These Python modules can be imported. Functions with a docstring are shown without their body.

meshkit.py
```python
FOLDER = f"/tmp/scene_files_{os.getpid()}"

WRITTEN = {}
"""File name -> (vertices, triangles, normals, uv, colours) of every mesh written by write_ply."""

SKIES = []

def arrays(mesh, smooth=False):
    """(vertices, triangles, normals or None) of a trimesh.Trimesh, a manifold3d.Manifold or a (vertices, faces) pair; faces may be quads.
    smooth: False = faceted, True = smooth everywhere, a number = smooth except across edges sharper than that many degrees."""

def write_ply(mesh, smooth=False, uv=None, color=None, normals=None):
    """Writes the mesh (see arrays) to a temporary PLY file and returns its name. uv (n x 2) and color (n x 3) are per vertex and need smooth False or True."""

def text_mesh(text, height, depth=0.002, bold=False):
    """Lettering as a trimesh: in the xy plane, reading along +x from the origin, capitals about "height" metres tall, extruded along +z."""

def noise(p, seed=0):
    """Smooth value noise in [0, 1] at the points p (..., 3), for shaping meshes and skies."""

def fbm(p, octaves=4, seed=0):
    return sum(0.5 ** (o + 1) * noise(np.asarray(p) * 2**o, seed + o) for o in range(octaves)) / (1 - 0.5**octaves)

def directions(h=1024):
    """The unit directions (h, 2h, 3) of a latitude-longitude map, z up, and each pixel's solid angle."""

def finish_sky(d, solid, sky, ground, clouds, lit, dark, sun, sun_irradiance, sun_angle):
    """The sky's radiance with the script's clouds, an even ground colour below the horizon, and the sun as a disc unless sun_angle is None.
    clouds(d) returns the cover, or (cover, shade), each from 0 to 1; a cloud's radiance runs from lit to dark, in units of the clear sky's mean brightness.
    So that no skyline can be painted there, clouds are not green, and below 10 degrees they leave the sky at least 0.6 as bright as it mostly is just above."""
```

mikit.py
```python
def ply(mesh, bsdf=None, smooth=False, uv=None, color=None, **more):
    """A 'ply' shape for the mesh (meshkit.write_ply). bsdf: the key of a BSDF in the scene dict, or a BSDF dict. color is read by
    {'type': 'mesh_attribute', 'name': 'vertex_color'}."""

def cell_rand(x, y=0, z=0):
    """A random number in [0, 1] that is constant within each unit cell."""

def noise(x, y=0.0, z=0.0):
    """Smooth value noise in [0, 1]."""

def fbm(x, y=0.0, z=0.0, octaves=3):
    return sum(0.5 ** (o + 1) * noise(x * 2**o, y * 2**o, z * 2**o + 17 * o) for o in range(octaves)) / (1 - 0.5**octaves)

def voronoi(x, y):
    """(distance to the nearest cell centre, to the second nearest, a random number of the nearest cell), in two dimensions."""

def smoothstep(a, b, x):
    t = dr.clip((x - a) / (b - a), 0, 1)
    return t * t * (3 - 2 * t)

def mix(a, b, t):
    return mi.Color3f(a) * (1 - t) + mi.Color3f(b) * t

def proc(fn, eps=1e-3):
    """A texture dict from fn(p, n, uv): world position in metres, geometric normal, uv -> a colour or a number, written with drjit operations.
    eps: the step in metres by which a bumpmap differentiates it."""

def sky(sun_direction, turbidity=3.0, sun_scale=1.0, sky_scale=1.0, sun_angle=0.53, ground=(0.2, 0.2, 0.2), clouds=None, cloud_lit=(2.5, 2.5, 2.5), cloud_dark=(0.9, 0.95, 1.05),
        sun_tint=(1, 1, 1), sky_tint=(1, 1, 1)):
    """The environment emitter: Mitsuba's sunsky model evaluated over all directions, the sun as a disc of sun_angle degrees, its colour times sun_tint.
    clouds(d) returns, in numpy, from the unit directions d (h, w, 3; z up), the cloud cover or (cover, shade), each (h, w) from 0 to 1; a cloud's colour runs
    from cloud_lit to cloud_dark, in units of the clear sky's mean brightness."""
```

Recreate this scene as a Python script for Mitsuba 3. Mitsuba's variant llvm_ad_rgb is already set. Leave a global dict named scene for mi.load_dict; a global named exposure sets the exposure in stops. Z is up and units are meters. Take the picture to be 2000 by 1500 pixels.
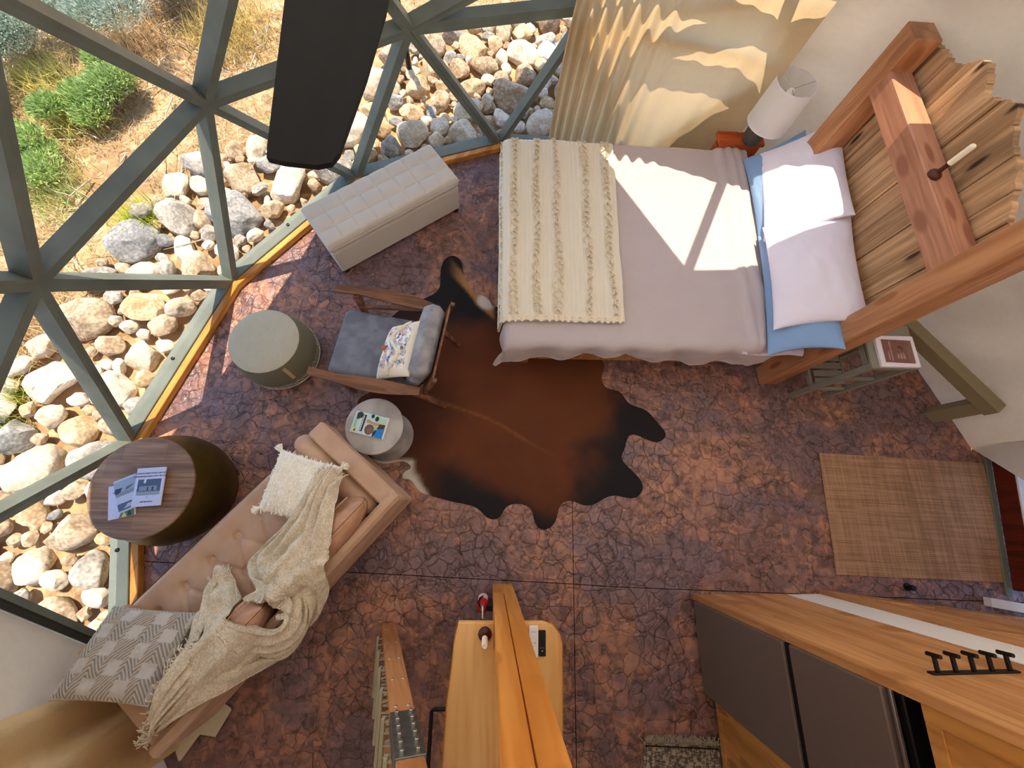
import math, random
import numpy as np, trimesh, manifold3d as m3
import drjit as dr, mitsuba as mi, mikit, meshkit
from shapely.geometry import Polygon, LineString, Point, box as sbox
from shapely.ops import unary_union
from scipy.spatial import ConvexHull, Delaunay
from scipy.interpolate import CubicSpline
T = mi.ScalarTransform4f
rng = np.random.default_rng(7)
random.seed(7)
A_ = np.array

# ------------------------------------------------------------------ camera, sky, sun, exposure
exposure = 2.45
SUN = A_([-0.13, 0.285, 1.0])
scene = {
    'camera': {'type': 'perspective', 'fov': 102.68, 'fov_axis': 'x', 'near_clip': 0.05, 'far_clip': 200.0,
               'to_world': T().look_at(origin=[0, 0, 3.45], target=[0.0559, 0.28586, 2.49336], up=[-0.016676, 0.95827, 0.285376])},
    'sky': mikit.sky(SUN, turbidity=3.5, sun_scale=1.05, sky_scale=1.6, ground=(0.38, 0.33, 0.26), sun_tint=(1.0, 0.97, 0.92)),
}
labels = {}

# ------------------------------------------------------------------ helpers
def lin(h):
    c = A_([int(h[i:i + 2], 16) for i in (1, 3, 5)]) / 255.0
    return [float(x) for x in np.where(c < 0.04045, c / 12.92, ((c + 0.055) / 1.055) ** 2.4)]

def mat(key, col, rough=0.6, bump=None, bscale=1.0, two=True, **kw):
    base = mikit.proc(col) if callable(col) else ({'type': 'mesh_attribute', 'name': 'vertex_color'} if col == 'vc' else {'type': 'rgb', 'value': lin(col) if isinstance(col, str) else list(col)})
    d = {'type': 'principled', 'base_color': base, 'roughness': rough, 'specular': kw.pop('specular', 0.35), **kw}
    if bump is not None:
        d = {'type': 'bumpmap', 'arbitrary': mikit.proc(bump, eps=0.0015), 'scale': bscale, 'bsdf': d}
    scene['bsdf_' + key] = {'type': 'twosided', 'bsdf': d} if two else d
    return 'bsdf_' + key

counts = {}
def numbered(n):
    k = n if n not in scene and n not in counts else None
    if k is None:
        i = counts.get(n, 0) + 1
        while f'{n}_{i:03d}' in scene: i += 1
        counts[n] = i; k = f'{n}_{i:03d}'
    else:
        counts[n] = 0
    return k

def thing(name, label, cat, group=None):
    k = numbered(name)
    labels[k] = {'label': label, 'category': cat}
    if group: labels[k]['group'] = group
    return k

def obj(name, mesh, m, parent=None, smooth=False, label=None, **kw):
    k = numbered(f'{parent}__{name}' if parent else name)
    scene[k] = mikit.ply(mesh, m, smooth=smooth, **kw)
    if label: labels[k] = {'label': label}
    return k

def struct(k, label=None):
    labels[k] = {'kind': 'structure'}
    if label: labels[k]['label'] = label
    return k

def tm(v, f): return trimesh.Trimesh(np.asarray(v, float), np.asarray(f, int), process=False)
def cat(ms): return trimesh.util.concatenate(list(ms))
def unit(v): v = np.asarray(v, float); return v / np.linalg.norm(v)

def rbox(sx, sy, sz, c=0.006):
    c = min(c, 0.45 * min(sx, sy, sz)); h = A_([sx, sy, sz]) / 2; p = []
    for s in np.ndindex(2, 2, 2):
        s = A_(s) * 2 - 1
        for k in range(3):
            q = h - c; q[k] = h[k]; p.append(s * q)
    return trimesh.convex.convex_hull(A_(p))

def frame(x, y, z, o):
    m = np.eye(4); m[:3, 0], m[:3, 1], m[:3, 2], m[:3, 3] = x, y, z, o; return m

def put(mesh, m):
    mesh = mesh.copy(); mesh.vertices = mesh.vertices @ m[:3, :3].T + m[:3, 3]
    if np.linalg.det(m[:3, :3]) < 0: mesh.faces = mesh.faces[:, ::-1]
    return mesh

def at(mesh, x, y, z, rot=0.0):
    c, s = math.cos(rot), math.sin(rot)
    return put(mesh, frame([c, s, 0], [-s, c, 0], [0, 0, 1], [x, y, z]))

def bx(x0, x1, y0, y1, z0, z1, c=0.005):
    m = rbox(x1 - x0, y1 - y0, z1 - z0, c); m.apply_translation([(x0 + x1) / 2, (y0 + y1) / 2, (z0 + z1) / 2]); return m

def bar(p, q, w, h, up=(0, 0, 1), c=0.004, off=(0, 0)):
    p, q = A_(p, float), A_(q, float); a = unit(q - p); L = np.linalg.norm(q - p)
    s = np.cross(up, a)
    s = unit(s) if np.linalg.norm(s) > 1e-6 else unit(np.cross([1, 0, 0], a))
    u = np.cross(a, s)
    return put(rbox(L, w, h, c), frame(a, s, u, (p + q) / 2 + s * off[0] + u * off[1]))

def tube(pts, r, n=8, cap=True):
    p = np.asarray(pts, float); t = np.gradient(p, axis=0); t /= np.linalg.norm(t, axis=1, keepdims=True) + 1e-12
    ref = A_([0, 0, 1.0]) if abs(t[0][2]) < 0.9 else A_([1.0, 0, 0])
    a = np.cross(t, ref); bad = np.linalg.norm(a, axis=1) < 1e-3; a[bad] = [0, 1, 0]
    a /= np.linalg.norm(a, axis=1, keepdims=True); b = np.cross(t, a); g = np.arange(n) * 2 * np.pi / n
    r = np.broadcast_to(r, (len(p),))
    v = p[:, None] + r[:, None, None] * (np.cos(g)[None, :, None] * a[:, None] + np.sin(g)[None, :, None] * b[:, None])
    i, j = np.meshgrid(np.arange(len(p) - 1), np.arange(n), indexing='ij')
    q = np.stack([i * n + j, i * n + (j + 1) % n, (i + 1) * n + (j + 1) % n, (i + 1) * n + j], -1).reshape(-1, 4)
    f = np.vstack([q[:, [0, 1, 2]], q[:, [0, 2, 3]]]); v = v.reshape(-1, 3)
    if cap:
        v = np.vstack([v, p[0], p[-1]]); k = np.arange(n); N = len(v)
        f = np.vstack([f, np.c_[(k + 1) % n, k, np.full(n, N - 2)], np.c_[(len(p) - 1) * n + k, (len(p) - 1) * n + (k + 1) % n, np.full(n, N - 1)]])
    m = tm(v, f); m.fix_normals() if len(p) < 4 else None
    return m

def lathe(prof, n=64, x=0, y=0, z=0):
    m = trimesh.creation.revolve(A_(prof, float), sections=n); m.apply_translation([x, y, z]); return m

def grid_mesh(P, flip=False):
    a, b = P.shape[:2]; i, j = np.meshgrid(np.arange(a - 1), np.arange(b - 1), indexing='ij')
    q = np.stack([i * b + j, (i + 1) * b + j, (i + 1) * b + j + 1, i * b + j + 1], -1).reshape(-1, 4)
    f = np.vstack([q[:, [0, 1, 2]], q[:, [0, 2, 3]]])
    return tm(P.reshape(-1, 3), f[:, ::-1] if flip else f)

def sheet(P, th):
    """a cloth of thickness th from a grid of points"""
    n = np.cross(np.gradient(P, axis=0), np.gradient(P, axis=1)); n /= np.linalg.norm(n, axis=2, keepdims=True) + 1e-9
    a, b = P.shape[:2]; top, bot = grid_mesh(P + n * th / 2), grid_mesh(P - n * th / 2, True)
    r = np.r_[np.arange(b), np.arange(1, a) * b + b - 1, (a - 1) * b + np.arange(b - 2, -1, -1), np.arange(a - 2, 0, -1) * b]; N = a * b
    k = np.roll(r, -1)
    side = np.vstack([np.c_[r, r + N, k], np.c_[k, r + N, k + N]])
    return tm(np.vstack([top.vertices, bot.vertices]), np.vstack([top.faces, bot.faces + N, side]))

def pillow(w, h, t, n=30, seed=0, wr=0.01, pinch=0.07):
    u = np.sin(np.linspace(-1, 1, n) * np.pi / 2); U, V = np.meshgrid(u, u, indexing='ij')
    prof = np.clip((1 - np.abs(U) ** 2.6) * (1 - np.abs(V) ** 2.6), 0, 1) ** 0.5
    X = w / 2 * U * (1 - pinch * (1 - V ** 2)); Y = h / 2 * V * (1 - pinch * (1 - U ** 2))
    def side(s):
        q = np.stack([U * 3 + seed, V * 3, np.full_like(U, s + seed)], -1)
        z = s * (t / 2 * prof + 0.0015) + wr * (meshkit.fbm(q, 4, seed) - 0.5) * prof * 2
        return np.stack([X, Y, z], -1)
    m = cat([grid_mesh(side(1)), grid_mesh(side(-1), True)]); m.merge_vertices(digits_vertex=5)
    return m

def prism(poly, z0, z1):
    m = trimesh.creation.extrude_polygon(poly, z1 - z0, engine='earcut'); m.apply_translation([0, 0, z0]); return m

def smooth_poly(pts, n=8):
    p = np.vstack([pts, pts[:1]]); t = np.r_[0, np.cumsum(np.linalg.norm(np.diff(p, axis=0), axis=1))]
    return CubicSpline(t, p, bc_type='periodic')(np.linspace(0, t[-1], n * len(pts), endpoint=False))

def hullm(spheres, res=12):
    """smooth hull of spheres (x,y,z,r)"""
    return m3.Manifold.batch_hull([m3.Manifold.sphere(s[3], res).translate(list(map(float, s[:3]))) for s in spheres])

def m2t(m):
    q = m.to_mesh(); return tm(q.vert_properties[:, :3], q.tri_verts)

def print_mesh(items, M, z=0.0004):
    """flat print: [(polygon points, '#colour')] painted in order on the plane of M (local xy), each a hair above the last"""
    V, F, C, n = [], [], [], 0
    for i, (pts, col) in enumerate(items):
        g = pts if hasattr(pts, 'geom_type') else Polygon(pts)
        for g in getattr(g, 'geoms', [g]):
            v, f = trimesh.creation.triangulate_polygon(g, engine='earcut')
            V.append(np.c_[v, np.full(len(v), z * (1 + 0.5 * i))]); F.append(f + n); C.append(np.tile(lin(col), (len(v), 1))); n += len(v)
    m = put(tm(np.vstack(V), np.vstack(F)), M)
    return m, np.vstack(C)

def framed(TL, TR, BL, BR, up=1):
    TL, TR, BL, BR = map(A_, (TL, TR, BL, BR)); c = (TL + TR + BL + BR) / 4; ex = unit(TR - TL + BR - BL); ey = TL - BL + TR - BR; ey = unit(ey - ex * (ey @ ex)); ez = np.cross(ex, ey)
    if ez[2] < 0: ex = -ex; ez = -ez
    return frame(ex, ey, ez, c), np.linalg.norm((TR - TL + BR - BL) / 2), np.linalg.norm((TL - BL + TR - BR) / 2)

# ------------------------------------------------------------------ materials
N, FB, VO, SS, MX = mikit.noise, mikit.fbm, mikit.voronoi, mikit.smoothstep, mikit.mix
def L3(h): return mi.Color3f(lin(h))

def wood(light, dark, d, e, k=1.0, knots=0.0):
    d, e = unit(d), unit(e); g = np.cross(d, e); lo, hi = lin(dark), lin(light)
    def fn(p, n, uv):
        a = p.x * d[0] + p.y * d[1] + p.z * d[2]; b = p.x * e[0] + p.y * e[1] + p.z * e[2]; c = p.x * g[0] + p.y * g[1] + p.z * g[2]
        w = 0.06 * FB(a * 2.5, b * 2.5, c * 2.5)
        s = N((b + w) * 22 * k, (c + w) * 22 * k, a * 1.3 * k); t = N((b + w) * 110 * k, (c + w) * 110 * k, a * 5 * k)
        v = 0.65 * s + 0.35 * t
        if knots:
            r = VO(a * 2.2, (b + c) * 6.0)[0]; v = v * SS(0.05, 0.22, r) - 0.25 * (1 - SS(0.03, 0.09, r))
        return MX(lo, hi, SS(0.12, 0.85, v))
    return fn

def fwarp(x, y): return x + 0.10 * (FB(x * 11, y * 11, 3.1, octaves=4) - 0.5), y + 0.10 * (FB(x * 11 + 9, y * 11, 7.7, octaves=4) - 0.5)
def floor_col(p, n, uv):
    x, y = p.x, p.y; wx, wy = fwarp(x, y)
    d1, d2, r = VO(wx * 9.5, wy * 9.5); e1, e2, q = VO(wx * 21 + 3, wy * 21)
    v1 = dr.abs(FB(x * 9, y * 9, 1.3, octaves=4) - 0.5)
    crack = (1 - SS(0.0, 0.10, d2 - d1)) * SS(0.40, 0.62, FB(x * 4, y * 4, 2.0)); fine = (1 - SS(0.0, 0.10, e2 - e1)) * SS(0.45, 0.68, FB(x * 3 + 3, y * 3, 6.0)); vein = 1 - SS(0.0, 0.03, v1)
    big = FB(x * 1.6, y * 1.6, 5.0, octaves=4); mid = FB(x * 12, y * 12, 8.0, octaves=4)
    c = MX(lin('#81605a'), lin('#b07c63'), SS(0.34, 0.70, 0.45 * big + 0.35 * mid + 0.2 * q))
    c = MX(c, lin('#6f5d66'), 0.75 * SS(0.44, 0.68, FB(x * 2.3 + 4, y * 2.3, 9.0, octaves=4)))
    c = MX(c, lin('#553f36'), 0.55 * SS(0.50, 0.74, FB(x * 17, y * 17, 4.0, octaves=4)))
    return MX(c, lin('#3a2824'), dr.clip(0.62 * crack + 0.45 * fine + 0.45 * vein, 0, 0.72)) * (0.85 + 0.2 * r + 0.1 * q)
def floor_bump(p, n, uv):
    x, y = p.x, p.y; wx, wy = fwarp(x, y); d1, d2, r = VO(wx * 9.5, wy * 9.5)
    return 0.010 * FB(x * 15, y * 12, 8.0, octaves=4) + 0.004 * SS(0, 0.06, dr.abs(FB(x * 9, y * 9, 1.3, octaves=4) - 0.5)) + 0.004 * SS(0, 0.12, d2 - d1)
mat('floor', floor_col, 0.38, floor_bump, 1.0, specular=0.45)
mat('groove', '#241a17', 0.9)

def cloth(base, var=0.12, k=260, lowk=6):
    b = lin(base)
    def fn(p, n, uv):
        w = 0.5 * N(p.x * k, p.y * k, p.z * k) + 0.5 * FB(p.x * lowk, p.y * lowk, p.z * lowk)
        return mi.Color3f(b) * (1 - var + 2 * var * w)
    return fn
def weave_bump(k=300, h=0.001):
    return lambda p, n, uv: h * N(p.x * k, p.y * k, p.z * k)

mat('strut', lambda p, n, uv: MX(lin('#59625b'), lin('#79837a'), FB(p.x * 5, p.y * 5, p.z * 5)), 0.55)
mat('strut_dark', '#2f322e', 0.8)
scene['bsdf_pane'] = {'type': 'thindielectric', 'int_ior': 1.12}
mat('sill_wood', wood('#e0a050', '#b5752c', [0.4, 0.9, 0], [0, 0, 1], 1.0), 0.4)
scene['bsdf_liner'] = {'type': 'principledthin', 'base_color': mikit.proc(cloth('#e6e1d6', 0.05, 40, 3)), 'roughness': 0.9, 'diff_trans': 0.85}
scene['bsdf_wall_cloth'] = {'type': 'principledthin', 'base_color': mikit.proc(cloth('#ded8ca', 0.05, 40, 3)), 'roughness': 0.9, 'diff_trans': 0.22}
mat('exterior', '#c9c2b2', 0.8)
scene['bsdf_curtain'] = {'type': 'principledthin', 'base_color': mikit.proc(cloth('#cdb48c', 0.08, 200, 5)), 'roughness': 0.9, 'diff_trans': 0.75, 'spec_trans': 0.0, 'specular': 0.2} if False else \
    {'type': 'principledthin', 'base_color': mikit.proc(cloth('#dcc8a2', 0.08, 200, 5)), 'roughness': 0.9, 'diff_trans': 1.2}
mat('drape', cloth('#d8bd8e', 0.1, 200, 5), 0.85, sheen=0.3)
mat('bedpost', wood('#bd8a62', '#96613d', [0, 0, 1], [1, 0.2, 0], 0.7, 0.6), 0.42)
mat('crossbeam', wood('#b68468', '#8d5a44', [0, 1, 0], [1, 0, 0.2], 0.7, 0.6), 0.42)
def plank_col(p, n, uv):
    a, b = p.z, p.y; pl = mikit.cell_rand(dr.floor((b + 0.02 * N(a * 3, b * 2, 1.0)) / 0.155))
    s = N(b * 38, a * 1.6, pl * 31); t = N(b * 130, a * 5, pl * 7); st = FB(b * 9, a * 2.2, 3.3, octaves=4)
    c = MX(lin('#8c6a48'), lin('#cba57d'), SS(0.15, 0.85, 0.6 * s + 0.4 * t)); c = MX(c, lin('#5f4830'), 0.6 * SS(0.55, 0.75, st))
    r = VO(a * 1.1, b * 4.5 + 0.3)[0]
    return MX(lin('#3a281c'), c, SS(0.03, 0.09, r)) * (0.82 + 0.3 * pl)
mat('plank', plank_col, 0.6, lambda p, n, uv: 0.004 * N(p.y * 60, p.z * 3, 2.0), 1.0)
mat('duvet', cloth('#b5aaab', 0.05, 300, 7), 0.9, lambda p, n, uv: 0.012 * FB(p.x * 14, p.y * 9, p.z * 9, octaves=4) + 0.006 * dr.abs(FB(p.x * 26 + p.y * 12, p.y * 26, p.z * 20, octaves=3) - 0.5), 1.0, sheen=0.2)
mat('sheet_lilac', '#cfc3d0', 0.9)
mat('mattress', '#4a3a3c', 0.9)
mat('white_linen', cloth('#dcd8e6', 0.03, 300, 6), 0.9, lambda p, n, uv: 0.006 * FB(p.x * 9, p.y * 9, p.z * 9, octaves=4), 1.0)
mat('blue_linen', cloth('#7e9dc4', 0.05, 300, 6), 0.9, lambda p, n, uv: 0.006 * FB(p.x * 11, p.y * 9, p.z * 9, octaves=4), 1.0)
mat('throw', cloth('#d8d0bd', 0.05, 300, 6), 0.9, weave_bump(220, 0.002))
mat('ruffle', '#dcd2bb', 0.9)
mat('ottoman', cloth('#c9c1b4', 0.04, 300, 8), 0.85, weave_bump(350, 0.0008), sheen=0.3)
mat('dark_foot', '#2b1f19', 0.5)
mat('pouf_top', cloth('#b6b19c', 0.09, 120, 14), 0.8, sheen=0.4)
mat('pouf_side', cloth('#706d59', 0.06, 200, 10), 0.85)
mat('stitch', '#d5d0bf', 0.9)
mat('tag', '#b9a27c', 0.8)
mat('walnut', wood('#8a5f45', '#5a3a29', [1, -0.15, 0], [0, 0, 1], 1.2), 0.42)
mat('chair_seat', lambda p, n, uv: MX(lin('#666a75'), lin('#7b7f8a'), SS(0.25, 0.8, FB(p.x * 14, p.y * 14, p.z * 14, octaves=4))), 0.5, weave_bump(240, 0.0006))
mat('chair_back', lambda p, n, uv: MX(lin('#7c7d83'), lin('#9c9ca0'), SS(0.3, 0.75, FB(p.x * 14, p.y * 14, p.z * 14, octaves=4))), 0.55, weave_bump(240, 0.0006))
def embroid(p, n, uv):
    a = p.x * 0.202 + p.y * 0.979 + p.z * 0.02; b = p.x * 0.740 - p.y * 0.130 + p.z * 0.660
    d1, d2, r = VO(a * 42, b * 42); zig = dr.abs(dr.sin(mi.Float(b * 150 + 5.0 * dr.abs(dr.sin(a * 62)))))
    c = MX(lin('#f0eadd'), lin('#93acc6'), dr.select(r > 0.55, 1.0, 0.0)); c = MX(c, lin('#c39a8f'), dr.select((r > 0.33) & (r < 0.55), 0.9, 0.0)); c = MX(c, lin('#5f6f86'), dr.select(r > 0.9, 1.0, 0.0))
    return MX(MX(lin('#f2ecdf'), c, SS(0.03, 0.14, d2 - d1)), lin('#8c93a3'), 0.55 * (1 - SS(0.1, 0.3, zig)) * SS(0.45, 0.6, N(a * 9, b * 5, 3.0)))
mat('embroidered', embroid, 0.9)
mat('cream', cloth('#e4dac6', 0.04, 250, 8), 0.9, weave_bump(250, 0.001))
mat('concrete', lambda p, n, uv: MX(lin('#94918c'), lin('#b4b0aa'), SS(0.25, 0.75, FB(p.x * 9, p.y * 9, p.z * 9, octaves=4))), 0.6)
def drumtop(p, n, uv):
    pl = mikit.cell_rand(dr.floor((p.y + 3) / 0.11)); b2 = mikit.cell_rand(dr.floor((p.x + 3 + pl) / 0.27), dr.floor((p.y + 3) / 0.11))
    s = N(p.y * 60, p.x * 4, pl * 9); t = N(p.y * 160, p.x * 9, 1.0); w = FB(p.x * 5, p.y * 9, 2.0)
    return MX(lin('#6d5242'), lin('#a08069'), SS(0.15, 0.85, 0.45 * s + 0.25 * t + 0.3 * w)) * (0.85 + 0.3 * b2)
mat('drum_top', drumtop, 0.42)
mat('bronze', lambda p, n, uv: MX(lin('#4a3a18'), lin('#6e5624'), FB(p.x * 8, p.y * 8, p.z * 8)), 0.42, metallic=0.75)
mat('leather', lambda p, n, uv: MX(lin('#b59378'), lin('#c8a88c'), SS(0.25, 0.8, FB(p.x * 6, p.y * 6, p.z * 6, octaves=4))), 0.5, lambda p, n, uv: 0.0012 * FB(p.x * 60, p.y * 60, p.z * 60), 1.0, specular=0.4)
mat('leather_soft', lambda p, n, uv: MX(lin('#a57b60'), lin('#c4987a'), SS(0.25, 0.8, FB(p.x * 9, p.y * 9, p.z * 9, octaves=4))), 0.42, lambda p, n, uv: 0.012 * dr.abs(FB(p.x * 12, p.y * 12, p.z * 12, octaves=4) - 0.5), 1.0, specular=0.5)
mat('leather_dark', '#5a3a2a', 0.55)
mat('fringe_pillow', cloth('#ece8da', 0.04, 250, 8), 0.95)
mat('knit', 'vc', 0.95, weave_bump(300, 0.001))
mat('blanket', lambda p, n, uv: MX(lin('#bfb299'), lin('#ddd2bb'), SS(0.3, 0.7, 0.5 * FB(p.x * 22, p.y * 22, p.z * 22, octaves=4) + 0.5 * N(p.x * 170, p.y * 170, p.z * 170))), 0.95, weave_bump(200, 0.0025))
mat('hide', 'vc', 0.75, lambda p, n, uv: 0.002 * N(p.x * 300, p.y * 60, 1.0), 1.0, specular=0.25)
def jute_col(p, n, uv):
    a = mi.Float(p.x * 1.0 - p.y * 0.05); b = mi.Float(p.y * 1.0 + p.x * 0.05)
    sa = 0.5 + 0.5 * dr.sin(a * 420); sb = 0.5 + 0.5 * dr.sin(b * 420); st = N(b * 130, a * 4, 1.0); st2 = N(a * 110, b * 5, 3.0)
    v = 0.3 * sa * sb + 0.28 * st + 0.25 * st2 + 0.25 * FB(a * 5, b * 5, 2.0)
    c = MX(lin('#8b694d'), lin('#bb9474'), SS(0.2, 0.75, v))
    return MX(c, lin('#84623f'), 0.35 * (1 - SS(0.0, 0.03, dr.abs(a - 3.62 - 0.03 * N(b * 4, 1.0)))) + 0.3 * (1 - SS(0.0, 0.02, dr.abs(a - 4.02 - 0.06 * b))))
mat('jute', jute_col, 0.95, lambda p, n, uv: 0.0016 * dr.sin(mi.Float(p.x) * 420) * dr.sin(mi.Float(p.y) * 420), 1.0)
mat('mat_weave', lambda p, n, uv: MX(lin('#5c5145'), lin('#b3a58f'), SS(0.3, 0.75, 0.5 * N(p.x * 120, p.y * 45, 1.0) + 0.5 * N(p.x * 45, p.y * 150, 2.0))), 0.95, lambda p, n, uv: 0.003 * N(p.x * 120, p.y * 150, 1.0), 1.0)
mat('fringe_dark', '#9a8e7c', 0.95)
mat('grey_paint', lambda p, n, uv: MX(lin('#77766b'), lin('#8d8b7e'), FB(p.x * 6, p.y * 6, p.z * 6)), 0.6)
mat('olive_paint', '#8a8063', 0.6)
mat('paper', '#e2deea', 0.7)
mat('print', 'vc', 0.6)
mat('alder', wood('#d09a64', '#a87243', [0, 0, 1], [1, 0.7, 0], 0.6, 0.5), 0.38)
mat('alder_front', wood('#d09650', '#a66e36', [0, 0, 1], [0, 1, 0], 0.6, 0.5), 0.38)
mat('fridge', '#6d5e54', 0.42, metallic=0.2)
mat('black', '#0d0c0c', 0.45)
mat('black_metal', '#1b1a1c', 0.4, metallic=0.4)
mat('white_wall', '#dcd8d0', 0.75)
mat('door_red', wood('#6b2410', '#4a150a', [0, 0, 1], [0, 1, 0], 1.0), 0.4)
mat('grey_trim', '#6e7469', 0.6)
mat('slab', wood('#e6b878', '#cf9450', [0.03, 1, 0], [1, 0, 0], 0.55), 0.32)
mat('slab_edge', wood('#d9a24f', '#8c5a1e', [0, 1, 0], [0, 0, 1], 1.0), 0.4)
mat('log_post', wood('#df9a4e', '#c07a34', [0, 0, 1], [1, 0, 0], 0.6, 0.5), 0.42)
mat('red', '#c4121f', 0.3, clearcoat=0.5)
mat('white_plastic', '#e6e4e4', 0.4)
mat('steel', '#b9b9b4', 0.3, metallic=0.9)
mat('galv', lambda p, n, uv: MX(lin('#5d625f'), lin('#858a86'), FB(p.x * 30, p.y * 30, p.z * 30)), 0.42, metallic=0.8)
mat('candle', '#efe6cf', 0.5)
mat('dark_wood', '#4a1f14', 0.4)
mat('stringer', wood('#c48a58', '#a06a42', [0.26, 0, 1], [1, 0, -0.26], 0.8), 0.45)
mat('tread', '#a39a80', 0.55)
mat('fan', lambda p, n, uv: MX(lin('#0b0b0c'), lin('#0f1011'), N(p.x * 60, p.y * 3, 1.0)), 0.7, specular=0.2)
mat('lamp_base', lambda p, n, uv: MX(lin('#3a362e'), lin('#d6d0c0'), 1 - SS(0.0, 0.12, dr.abs(dr.sin(VO(p.z * 9, (p.x + p.y) * 9)[0] * 34)) * 0.6)), 0.5)
scene['bsdf_shade'] = {'type': 'principledthin', 'base_color': {'type': 'rgb', 'value': [0.85, 0.85, 0.84]}, 'roughness': 0.9, 'diff_trans': 0.9}
scene['bsdf_bulb'] = {'type': 'twosided', 'bsdf': {'type': 'principled', 'base_color': {'type': 'rgb', 'value': [0.9, 0.88, 0.8]}, 'roughness': 0.15}}
mat('night_wood', wood('#c4602c', '#9a4018', [1, 0, 0], [0, 1, 0], 0.8), 0.4)
def dirt(p, n, uv):
    x, y = p.x, p.y
    c = MX(lin('#977a58'), lin('#bd9f78'), SS(0.3, 0.7, FB(x * 2, y * 2, 1.0, octaves=4))); c = MX(c, lin('#d3bb94'), 0.6 * SS(0.55, 0.75, FB(x * 14, y * 14, 2.0, octaves=4)))
    return MX(c, lin('#7a644c'), 0.55 * SS(0.55, 0.75, FB(x * 9, y * 9, 5.0, octaves=4)))
mat('dirt', dirt, 0.95, lambda p, n, uv: 0.03 * FB(p.x * 16, p.y * 16, 1.0, octaves=4), 1.0)
rock_pal = [('#d8d0bf', '#b3a68e'), ('#c2b29a', '#8f7a60'), ('#b8b4aa', '#7f7c76'), ('#cfc0a2', '#a88c66'), ('#a9aaa8', '#75787a'), ('#e4dfd2', '#bdb4a2')]
for i, (a, b) in enumerate(rock_pal):
    mat(f'rock_{i}', (lambda a, b, i: lambda p, n, uv: MX(lin(b), lin(a), SS(0.3, 0.72, 0.6 * FB(p.x * 8, p.y * 8, p.z * 8 + i, octaves=4) + 0.4 * N(p.x * 60, p.y * 60, p.z * 60))))(a, b, i), 0.9)
scene['bsdf_leaf'] = {'type': 'principledthin', 'base_color': {'type': 'mesh_attribute', 'name': 'vertex_color'}, 'roughness': 0.8, 'diff_trans': 0.6}
mat('twig', '#b5aa98', 0.95)
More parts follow.
